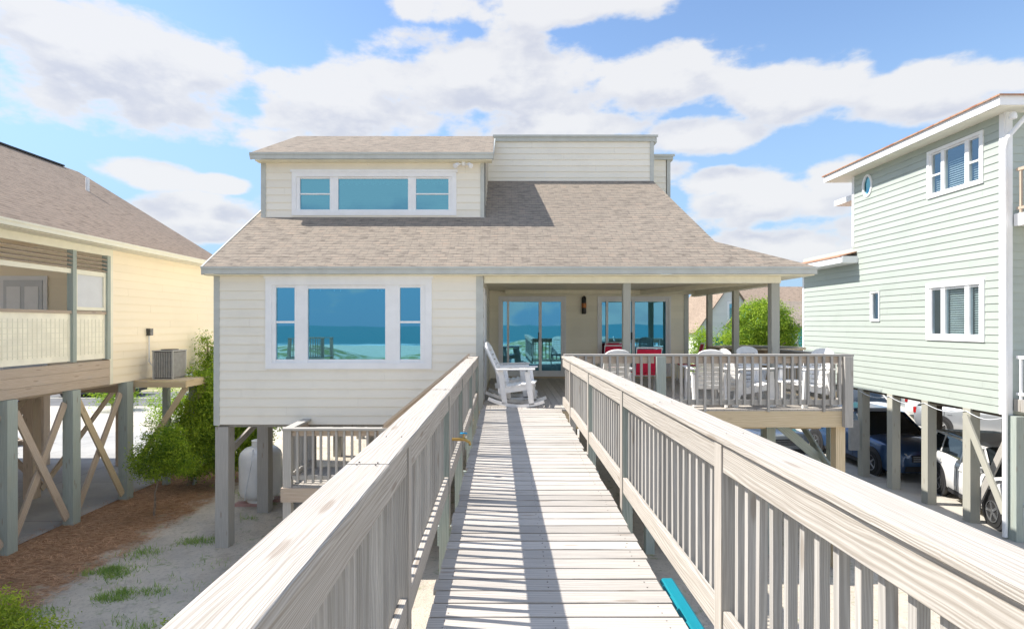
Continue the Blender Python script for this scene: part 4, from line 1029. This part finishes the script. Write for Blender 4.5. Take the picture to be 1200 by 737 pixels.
for i in range(n_): y = ay0+.01+(ay1-ay0-.04)*i/(n_-1); m.box(ax1-.008, ax1+.012, y, y+.02, az0+.02, az1-.02, 1)
m.build('grille', 'ac_metal', T)
for (x, y) in ((ax0-.02, ay0-.02), (ax0-.02, ay1-.015), (ax1-.015, ay0-.02), (ax1-.015, ay1-.015)): bx('corner_post', 'ac_metal', T, x, x+.035, y, y+.035, az0-.02, az1, tone=1)
bx('top_panel', 'ac_metal', T, ax0-.03, ax1+.03, ay0-.03, ay1+.03, az1, az1+.03)
m = MB(); m.disc(((ax0+ax1)/2, (ay0+ay1)/2, az1+.04), (0, 0, 1), .2, .02, 24); m.build('fan_grille', 'ac_dark', T)
bx('base_pan', 'ac_metal', T, ax0, ax1, ay0, ay1, 2.876, 2.898)
# steps under the left house
T = thing('back_steps', (-17, 19, 0), 'brown lattice sided wooden steps seen beneath the cream house', 'stairs')
for i in range(8): bx('tread', 'brown_wood', T, -19.3+.28*i, -19.0+.28*i, 18.4, 19.6, 1.75-.22*i-.04, 1.75-.22*i)
m = MB()
for yy in (18.4, 19.6): m.board((-19.5, yy, 2.8), (-17.0, yy, .95), .05, .12, (0, 0, 1)); m.board((-19.5, yy, 1.85), (-17.0, yy, -.05), .05, .25, (0, 0, 1))
m.build('handrail', 'brown_wood', T)
m = MB()
for i in range(12): x = -19.4+.2*i; m.box(x-.03, x+.03, 18.36, 18.4, 0.0, 2.6-.148*i*1.0, 1)
m.build('lattice', 'brown_wood', T)
bx('newel', 'brown_wood', T, -17.05, -16.93, 18.34, 18.46, 0, 1.1)
T = bx('beach_towel', 'blue_towel', None, -19.2, -17.6, 20.1, 20.14, 1.3, 1.9); tag(T, 'bright blue towel hanging beyond the steps under the cream house', 'towel')

# ================================================================== RIGHT HOUSE
XR = 10.0
RH = thing('mint_house', (13, 14, 0), 'tall mint green stilt house with white trim at the right', 'house')
m = MB(); rwl = Wall((XR, 11.1), (0, 1, 0), (-1, 0, 0))
W1 = (.55, 1.95, 7.29, 8.26); W2 = (.55, 1.95, 4.0, 5.12); W3 = (3.72, 4.02, 4.38, 5.12)
rwl.siding(m, .1, 7.5, 2.46, 6.45, [W2, W3], .162, lim=None)
rwl.siding(m, .1, 4.85, 6.45, 8.51, [W1, (4.08, 4.32, 7.84, 8.34)], .162)
fr_ = Wall((XR, 11.1), (1, 0, 0), (0, -1, 0)); fr_.siding(m, .1, 9, 2.46, 8.5, [(1.2, 3, 3.0, 5.0), (1.2, 3, 6.3, 8.1)], .162)
Wall((XR, 15.95), (1, 0, 0), (0, 1, 0)).siding(m, 0, 9, 6.0, 8.5, (), .162)
Wall((XR, 18.6), (1, 0, 0), (0, 1, 0)).siding(m, 0, 9, 2.46, 6.2, (), .162)
m.build('wall', 'siding_mint', RH, fix=False)
TR(RH, 'trim_white', XR-.03, XR, 11.08, 11.2, 2.46, 8.5, 1); TR(RH, 'trim_white', XR-.012, XR+.12, 11.06, 11.08, 2.46, 8.5, 1)
TR(RH, 'trim_white', XR-.02, XR, 15.87, 15.97, 6.5, 8.5, 1); TR(RH, 'trim_white', XR-.02, XR, 18.52, 18.62, 2.46, 6.2, 1)
m = MB(); m.box(9.56, 19.5, 10.72, 10.76, 8.51, 8.70, 1); m.box(9.56, 9.6, 10.76, 16.6, 8.51, 8.70, 1); m.box(9.56, 19.5, 16.6, 16.64, 8.51, 8.70, 1); m.build('fascia', 'trim_white', RH)
bx('soffit', 'soffit_white', RH, 9.6, 19.5, 10.76, 16.6, 8.50, 8.52)
m = MB(); zt = 8.71
roofpoly(m, [(9.52, 10.68, zt), (19.5, 10.68, zt), (19.5, 13.66, 9.6), (12.5, 13.66, 9.6)], .03); roofpoly(m, [(9.52, 16.68, zt), (9.52, 10.68, zt), (12.5, 13.66, 9.6)], .03); roofpoly(m, [(9.52, 16.68, zt), (19.5, 16.68, zt), (19.5, 13.66, 9.6), (12.5, 13.66, 9.6)], .03)
# lower skirt roof over the rear extension
roofpoly(m, [(9.52, 15.75, 6.22), (9.52, 19.0, 6.22), (11.5, 18.0, 6.75), (11.5, 15.75, 6.75)], .03)
m.build('roof', 'shingle_red', RH)
m = MB(); m.box(9.54, 9.58, 15.72, 19.0, 6.02, 6.2, 1); m.box(9.54, 10.0, 15.70, 15.74, 6.02, 6.2, 1); m.box(9.58, 10.0, 15.74, 19.0, 6.0, 6.02, 1); m.build('lower_fascia', 'trim_white', RH)
m = MB(); m.box(10.2, 12, 15.98, 17.2, 7.92, 8.08, 1); m.build('rear_fascia', 'trim_white', RH)
rwl.window(RH, *W1, [(.60, .86, 7.33, 7.72), (.60, .86, 7.76, 8.22), (.96, 1.52, 7.33, 8.22), (1.62, 1.90, 7.33, 7.72), (1.62, 1.90, 7.76, 8.22)], .07, blinds=((.96, 1.52, 7.33, 8.0), (.60, .86, 7.33, 7.72), (1.62, 1.90, 7.33, 7.72)), glass='pane_pale')
rwl.window(RH, *W2, [(.60, .84, 4.05, 5.07), (.96, 1.50, 4.05, 5.07), (1.62, 1.90, 4.05, 5.07)], .10, blinds=((.6, .84, 4.05, 5.07), (.96, 1.5, 4.05, 5.07)), glass='pane_pale')
rwl.window(RH, *W3, [(3.75, 3.99, 4.41, 5.09)], .035, glass='pane_pale')
fr_.window(RH, 1.2, 3, 3.0, 5.0, [(1.25, 2.07, 3.1, 4.9), (2.13, 2.95, 3.1, 4.9)], .08); fr_.window(RH, 1.2, 3, 6.3, 8.1, [(1.25, 2.07, 6.4, 8), (2.13, 2.95, 6.4, 8)], .08)
# oval window
m = MB(); cu, cz = 4.2, 8.09; n = 28
for i in range(n):
    a, b_ = 2*math.pi*i/n, 2*math.pi*(i+1)/n
    q_ = lambda t_, r, s_, d: rwl.P(cu+r*math.cos(t_), cz+s_*math.sin(t_), d)
    m.face([q_(a, .15, .25, .03), q_(b_, .15, .25, .03), q_(b_, .21, .31, .03), q_(a, .21, .31, .03)]); m.face([q_(a, .21, .31, .0), q_(b_, .21, .31, .0), q_(b_, .21, .31, .03), q_(a, .21, .31, .03)]); m.face([q_(a, .15, .25, -.02), q_(b_, .15, .25, -.02), q_(b_, .15, .25, .03), q_(a, .15, .25, .03)])
ow = m.build('oval_window', 'trim_white', RH, fix=False)
m = MB(); m.face([rwl.P(cu+.15*math.cos(2*math.pi*i/n), cz+.25*math.sin(2*math.pi*i/n), -.012) for i in range(n)]); m.build('pane', 'pane', ow, fix=False)
# spacers around the oval cut-out
m = MB(); rwl.bar(m, 4.05, 4.35, 7.80, 7.845, -.01, .006)
# downpipe
m = MB(); m.tube([(10.25, 10.74, 8.5), (10.2, 10.85, 8.35), (9.96, 11.02, 7.95), (9.94, 11.03, 7.7), (9.94, 11.03, 2.2), (9.94, 11.03, .05)], .045, 10); m.build('downpipe', 'trim_white', RH, smooth=True)
m = MB(); m.lathe((9.98, 10.9, 8.30), [(.06, 0), (.07, .04), (.06, .1), (.03, .14)], 12); m.build('eave_light', 'trim_white', RH)
# rim beam, stilts
for y in (15.6, 14.4, 13.2, 12.0): bx('stilt', 'post_paint', RH, XR-.02, XR+.19, y-.1, y+.1, -.3, 2.46)
bx('stilt', 'green_wood', RH, XR+.0, XR+.24, 10.85, 11.08, -.3, 2.46)
for x in (12.4, 14.8, 17.4):
    for y in (11.2, 13.6, 16): bx('stilt', 'dark_wood', RH, x-.12, x+.12, y-.12, y+.12, -.3, 2.4)
bx('floor', 'dark_wood', RH, (XR+.03, 19, 11.15, 18.5, 2.40, 2.455))
m = MB(); m.board((XR-.05, 12.0, 2.3), (XR-.05, 11.05, .5), .04, .14, (0, 0, 1)); m.build('brace', 'post_paint', RH)
m = MB(); m.board((XR+.21, 12.0, .4), (XR+.21, 11.1, 2.3), .04, .14, (0, 0, 1)); m.build('brace', 'grey_wood', RH)
m = MB(); m.board((12.4, 13.4, 2.3), (12.4, 11.4, 1.1), .04, .14, (0, 0, 1)); m.board((12.5, 11.4, 2.3), (14.7, 11.4, 1.1), .04, .14); m.build('brace', 'dark_wood', RH)
m = MB()
for (a, b_) in ((15.6, 14.4), (14.4, 13.2), (13.2, 12.0), (12.0, 11.1)): m.tube([(XR-.03, a+(b_-a)*i/6, 2.40-.10*math.sin(math.pi*i/6)) for i in range(7)], .008, 6)
m.build('cable', 'pvc', RH)
bx('meter_box', 'ac_metal', RH, XR-.35, XR-.1, 15.5, 15.6, .75, 1.6)
# balconies
for nm, z0, mt, hh, lab in (('balcony', 2.55, 'trim_white', .86, 0), ('balcony', 6.22, 'brown_wood', .90, 0)):
    fl = bx(nm, 'grey_wood' if z0 < 4 else 'trim_white', RH, XR+.13, 19, 9.4, 11.05, z0, z0+.24)
    m = MB(); m.box(XR+.13, XR+.19, 9.45, 11.0, z0+.24+hh-.06, z0+.24+hh, 1); m.box(XR+.13, 19, 9.42, 9.48, z0+.24+hh-.06, z0+.24+hh, 1); m.box(XR+.135, XR+.18, 9.45, 11.0, z0+.32, z0+.37, 1)
    y = 9.6
    while y < 11: m.box(XR+.14, XR+.175, y-.018, y+.018, z0+.24, z0+.24+hh-.06, 1); y += .12
    x = XR+.3
    while x < 18: m.box(x-.018, x+.018, 9.43, 9.466, z0+.24, z0+.24+hh-.06, 1); x += .12
    m.build('balcony_rail', mt, fl)
for x in (XR+.25, XR+3): bx('balcony_post', 'trim_white', RH, x-.08, x+.08, 9.4, 9.56, 0, 8.5)

T = thing('beach_platform', (-10.6, -9, 0), 'raised wooden lookout platform on the dune, seen reflected in the big window', 'platform')
bx('deck_boards', 'deck_wood', T, -11.6, -9.6, -9.9, -8.2, 2.5, 2.54); bx('rim_joist', 'brown_wood', T, -11.62, -9.58, -8.2, -8.16, 2.25, 2.5)
for a in (-11.5, -9.7):
    for b_ in (-9.8, -8.3): bx('post', 'brown_wood', T, a-.07, a+.07, b_-.07, b_+.07, 0, 3.5)
bx('top_cap', 'brown_wood', T, (-11.6, -9.6, -8.38, -8.22, 3.5, 3.54), (-11.6, -9.6, -9.88, -9.72, 3.5, 3.54))
for i in range(14): bx('baluster', 'brown_wood', T, -11.4+.13*i, -11.36+.13*i, -8.24, -8.2, 2.4, 3.5)
bx('bench', 'brown_wood', T, -11.5, -9.7, -9.65, -9.3, 2.9, 2.95)

# ================================================================== cars
def car(name, loc, rz, paint, label, group='cars parked under and beyond the mint house', Lc=4.6, Wc=1.84, Hc=1.68, hood=1.04):
    T = thing(name, (0, 0, 0), label, 'car', group); w2 = Wc/2; L2 = Lc/2
    st = [(-L2, .68, .36, .66), (-L2+.05, .82, .26, .80), (-L2+.22, .93, .22, .90), (-L2+.6, .985, .21, hood-.04), (-L2+1.25, 1, .21, hood+.03), (-.2, 1, .21, hood+.07), (1.0, 1, .21, hood+.10), (L2-.45, .985, .22, hood+.10), (L2-.12, .94, .27, hood+.06), (L2, .86, .40, hood-.10)]
    def sec(y, wf, zl, zb):
        w_ = w2*wf; h = [(w_*.90, zl), (w_*.99, zl+.10), (w_, zl+.30 if zl+.3 < zb-.1 else (zl+zb)/2), (w_*.985, zb-.16 if zb-.16 > zl+.12 else zb-.05), (w_*.94, zb-.05), (w_*.86, zb)]
        h = h+[(w_*.4, zb+.03)]
        return [Vector((x, y, z)) for x, z in h]+[Vector((-x, y, z)) for x, z in h[::-1]]
    m = MB(); S_ = [sec(*s) for s in st]; n = len(S_[0])
    for a, b_ in zip(S_[:-1], S_[1:]):
        for j in range(n): j2 = (j+1) % n; m.face([a[j], a[j2], b_[j2], b_[j]])
    m.face(S_[0]); m.face(S_[-1])
    body = m.build('body', paint, T, smooth=True)
    gs = [(-L2+1.18, .80, hood+.02, hood+.03), (-.42, .70, hood+.02, Hc-.06), (-.1, .69, hood+.03, Hc), (1.1, .67, hood+.03, Hc), (1.85, .65, hood+.03, Hc-.07), (L2-.14, .72, hood+.02, hood+.04)]
    m = MB(); G = []
    for (y, wr_, zb, zr) in gs:
        wb_ = w2*.90; f = max(0, (zr-zb)/(Hc-hood)); wr2 = w2*(.90-.16*f)
        G.append([Vector((wb_, y, zb)), Vector(((wb_+wr2)/2+.01, y, zb+(zr-zb)*.5)), Vector((wr2, y, zb+(zr-zb)*.93)), Vector((wr2*.8, y, zr)), Vector((-wr2*.8, y, zr)), Vector((-wr2, y, zb+(zr-zb)*.93)), Vector((-(wb_+wr2)/2-.01, y, zb+(zr-zb)*.5)), Vector((-wb_, y, zb))])
    for a, b_ in zip(G[:-1], G[1:]):
        for j in range(7): m.face([a[j], a[j+1], b_[j+1], b_[j]])
    m.build('windows', 'car_glass', T, smooth=True)
    m = MB()
    rr = [[p+Vector((0, 0, .012)) for p in g_[2:6]] for g_ in G[1:5]]
    for a, b_ in zip(rr[:-1], rr[1:]):
        for j in range(3): m.face([a[j], a[j+1], b_[j+1], b_[j]])
    for s_ in (0, 1):
        I = (0, 2) if s_ == 0 else (7, 5); sg = 1 if s_ == 0 else -1
        for (ga, gb_) in ((0, 1), ):
            m.board(G[0][I[0]]+Vector((sg*.005, 0, 0)), G[1][I[1]]+Vector((sg*.008, 0, 0)), .03, .07, (0, 0, 1), tone=1)
        for yy, f0 in ((.32, 0), (1.28, 0)):
            pb0 = Vector((sg*w2*.905, yy+.02, hood+.04)); pt0 = Vector((sg*w2*.755, yy, Hc-.05)); m.board(pb0, pt0, .05, .02, (sg, 0, 0), tone=1)
        m.board(Vector((sg*w2*.90, L2-.3, hood+.05)), Vector((sg*w2*.75, 1.8, Hc-.09)), .10, .03, (sg, 0, 0), tone=1)
        m.board(G[1][I[1]]+Vector((sg*.01, 0, .01)), G[4][I[1]]+Vector((sg*.01, 0, .01)), .04, .05, (0, 0, 1), tone=1)
    m.build('roof', paint, T)
    for s_ in (-1, 1):
        for yy in (-L2+.92, L2-.88):
            m = MB(); m.disc((s_*(w2-.02), yy, .37), (1, 0, 0), .425, .06, 32); m.build('wheel_arch', 'plastic_dark', T)
            m = MB(); m.disc((s_*(w2-.09), yy, .34), (1, 0, 0), .325, .22, 32); m.disc((s_*(w2-.09), yy, .34), (1, 0, 0), .34, .16, 32); wh = m.build('wheel', 'rubber', T)
            m = MB(); cx = s_*(w2+.024); m.disc((cx, yy, .34), (1, 0, 0), .055, .014, 16)
            for i in range(5):
                a = i*1.2566; d = Vector((0, math.cos(a), math.sin(a))); m.board(Vector((cx, yy, .34))+d*.04, Vector((cx, yy, .34))+d*.21, .055, .012, (1, 0, 0), tone=1)
            for i in range(28):
                a, b_ = 6.28318*i/28, 6.28318*(i+1)/28; m.board((cx, yy+.215*math.cos(a), .34+.215*math.sin(a)), (cx, yy+.215*math.cos(b_), .34+.215*math.sin(b_)), .02, .02, (1, 0, 0), tone=1)
            m.build('rim', 'alloy', wh)
        m = MB(); m.prism([(s_*.52*w2/.92, -L2+.045, .66), (s_*.80*w2/.92, -L2+.13, .68), (s_*.86*w2/.92, -L2+.36, .80), (s_*.80*w2/.92, -L2+.22, .84), (s_*.55*w2/.92, -L2+.04, .76)], (0, -.035, .01)); m.build('headlight', 'headlight', T)
        m = MB(); m.box(s_*w2*.8-.1, s_*w2*.8+.08, L2-.09, L2+.01, .78, 1.0, 1); m.build('tail_light', 'tail_red', T)
        m = MB(); m.board((s_*(w2*.92), -L2+1.55, hood+.08), (s_*(w2+.16), -L2+1.52, hood+.10), .10, .13, (0, 0, 1), bev=.02, tone=1); m.build('mirror', paint, T)
        m = MB()
        for yy in (-.55, .32, 1.28): m.box(s_*w2*.999-.002, s_*w2*.999+.004, yy, yy+.008, .35, hood-.08, 1)
        m.box(s_*w2*.995-.006, s_*w2*.995+.006, -L2+1.4, L2-1.4, .22, .32, 1); m.build('door_trim', 'plastic_dark', T)
        m = MB()
        for yy in (.1, 1.05): m.box(s_*w2-.01, s_*w2+.025, yy, yy+.14, .84, .87, 1)
        m.build('door_handle', paint, T)
    m = MB(); m.box(-.42, .42, -L2-.03, -L2+.03, .56, .74, 1); m.build('grille', 'plastic_dark', T)
    m = MB(); m.box(-.6, .6, -L2-.02, -L2+.06, .30, .44, 1); m.build('bumper_intake', 'plastic_dark', T)
    m = MB()
    for i in range(3): m.box(-.41, .41, -L2-.04, -L2-.03, .58+.055*i, .60+.055*i, 1)
    m.build('grille_bar', 'alloy', T)
    T.location = loc; T.rotation_euler = (0, 0, rz); return T
car('parked_suv', (11.35, 17.2, .008), R(0), 'car_blue', 'dark blue SUV parked nose out under the mint house')
dx, dy = 10.85-10.17, 14-11.6; ang = math.atan2(dx, dy)
cx, cy = (10.17+10.85)/2, (11.6+14)/2
car('parked_suv', (cx+.95*math.cos(-ang)+.03, cy-.95*math.sin(ang)*1.0, .008), -ang, 'car_white', 'white crossover parked behind the crossed braces of the mint house', Lc=4.25, Hc=1.6, hood=.98)
car('parked_suv', (8.5, 19.3, .008), R(3), 'car_silver', 'silver car glimpsed under the porch deck, behind its diagonal brace', Hc=1.5, hood=.9)
car('parked_suv', (14.6, 23.4, .008), R(0), 'car_white', 'white van with blue tinted glass behind the dark blue SUV', Hc=1.85, hood=1.1)
car('parked_suv', (18.2, 20.6, .008), R(35), 'car_silver', 'silver grey car behind the white crossover')
car('parked_suv', (20.4, 24.5, .008), R(60), 'car_white', 'white car far behind the mint house stilts')
car('parked_suv', (-24.2, 33.3, .02), R(90), 'car_silver', 'silver car on the street beneath the cream house', group='cars on the street')
car('parked_suv', (-11.2, 30.0, .02), R(90), 'car_white', 'white car on the street beyond the bushes at left', group='cars on the street')

# ================================================================== far houses
def far_house(name, x0, x1, y0, y1, zw, ridge, wallm, roofm, label, axis='x', z0=0, wins=()):
    T = thing(name, ((x0+x1)/2, (y0+y1)/2, 0), label, 'house', 'houses across the street'); m = MB(); e = .25
    gx = axis == 'y'
    lim = None
    Wf = Wall((x0, y0), (1, 0, 0), (0, -1, 0)); wd = x1-x0
    if gx: Wf.siding(m, 0, wd, z0, ridge, [(a, b_, c_, d_) for a, b_, c_, d_ in wins], .22, lim=lambda z: (0, wd) if z < zw else ((z-zw)/(ridge-zw)*wd/2, wd-(z-zw)/(ridge-zw)*wd/2))
    else: Wf.siding(m, 0, wd, z0, zw, [(a, b_, c_, d_) for a, b_, c_, d_ in wins], .22)
    dp = y1-y0
    for (o, u, n_) in (((x0, y0), (0, 1, 0), (-1, 0, 0)), ((x1, y0), (0, 1, 0), (1, 0, 0))):
        WW = Wall(o, u, n_)
        if gx: WW.siding(m, 0, dp, z0, zw, (), .22)
        else: WW.siding(m, 0, dp, z0, ridge, (), .22, lim=lambda z: (0, dp) if z < zw else ((z-zw)/(ridge-zw)*dp/2, dp-(z-zw)/(ridge-zw)*dp/2))
    Wall((x0, y1), (1, 0, 0), (0, 1, 0)).siding(m, 0, wd, z0, zw, (), .22)
    m.build('wall', wallm, T, fix=False)
    m = MB(); 
    if gx:
        xm = (x0+x1)/2; sl_ = (ridge-zw)/(wd/2)
        roofpoly(m, [(x0-e, y0-e, zw-e*sl_+.05), (xm, y0-e, ridge+.05), (xm, y1+e, ridge+.05), (x0-e, y1+e, zw-e*sl_+.05)], .1); roofpoly(m, [(x1+e, y0-e, zw-e*sl_+.05), (xm, y0-e, ridge+.05), (xm, y1+e, ridge+.05), (x1+e, y1+e, zw-e*sl_+.05)], .1)
    else:
        ym = (y0+y1)/2; sl_ = (ridge-zw)/(dp/2)
        roofpoly(m, [(x0-e, y0-e, zw-e*sl_+.05), (x1+e, y0-e, zw-e*sl_+.05), (x1+e, ym, ridge+.05), (x0-e, ym, ridge+.05)], .1); roofpoly(m, [(x0-e, y1+e, zw-e*sl_+.05), (x1+e, y1+e, zw-e*sl_+.05), (x1+e, ym, ridge+.05), (x0-e, ym, ridge+.05)], .1)
    m.build('roof', roofm, T)
    for (a, b_, c_, d_) in wins: Wf.window(T, a, b_, c_, d_, [(a+.06, b_-.06, c_+.06, d_-.06)], .1)
    return T
far_house('gable_house', 13.9, 18.6, 40, 47, 4.0, 7.3, 'siding_white', 'shingle_brown', 'white gabled house across the street seen between the porch posts', 'y', 0, ((2.2, 2.55, 4.6, 5.8), (1.2, 1.9, 2.2, 3.4)))
far_house('long_house', 16.7, 29, 42, 52, 3.6, 7.4, 'siding_white', 'shingle_brown', 'long house with a broad tan roof behind the round tree', 'x', 0, ((3, 4, 2, 3.2),))
far_house('teal_house', 14.6, 19.6, 30.5, 36, 4.25, 5.6, 'siding_teal', 'shingle_tan', 'teal house with a low tan roof beside the mint house', 'x', 0, ((1.05, 1.4, 2.8, 4.0), (.1, .3, 2.8, 3.9)))
far_house('grey_cottage', 20.5, 27, 66, 74, 3.9, 5.9, 'siding_white', 'shingle_brown', 'small pale cottage farthest away, left of the gabled house', 'x', 0, ((.6, 1.2, 2.3, 3.4), (1.6, 2.2, 2.3, 3.4)))
far_house('row_house', 10, 19.3, 58, 66, 3.0, 4.4, 'siding_cream', 'shingle_tan', 'low cream house with grey roof across the street', 'y', 0, ((2, 3, 1.5, 2.6), (5, 6, 1.5, 2.6)))
for i, (x, lab, wm) in enumerate(((-46, 'cream house farthest left across the street', 'siding_yellow'), (-30, 'white house across the street beyond the cream house stilts', 'siding_white'), (-16, 'mint coloured house across the street behind the propane tank', 'siding_mint'), (-3, 'cream coloured house across the street straight behind the beach house', 'siding_cream'), (34, 'pale yellow house across the street behind the mint house', 'siding_yellow'), (48, 'white house across the street at the far right', 'siding_white'))):
    far_house('street_house', x-5, x+5, 44, 52, 3.2, 5.2, wm, 'shingle_brown', lab, 'x' if i % 2 else 'y', 0, ((1.5, 2.6, 1.2, 2.4), (6, 7.2, 1.2, 2.4)))
# utility pole glimpsed under the mint house
T = thing('road_sign', (26, 36, 0), 'white sign post on the verge beyond the mint house', 'sign post')
bx('post', 'pvc', T, 25.95, 26.05, 35.95, 36.05, 0, 2.2); bx('sign_plate', 'trim_white', T, 25.7, 26.3, 35.9, 35.94, 1.5, 2.1)

# ------------------------------------------------------------------ render
sc.render.engine = 'CYCLES'
sc.cycles.max_bounces = 8; sc.cycles.diffuse_bounces = 5; sc.cycles.transparent_max_bounces = 12
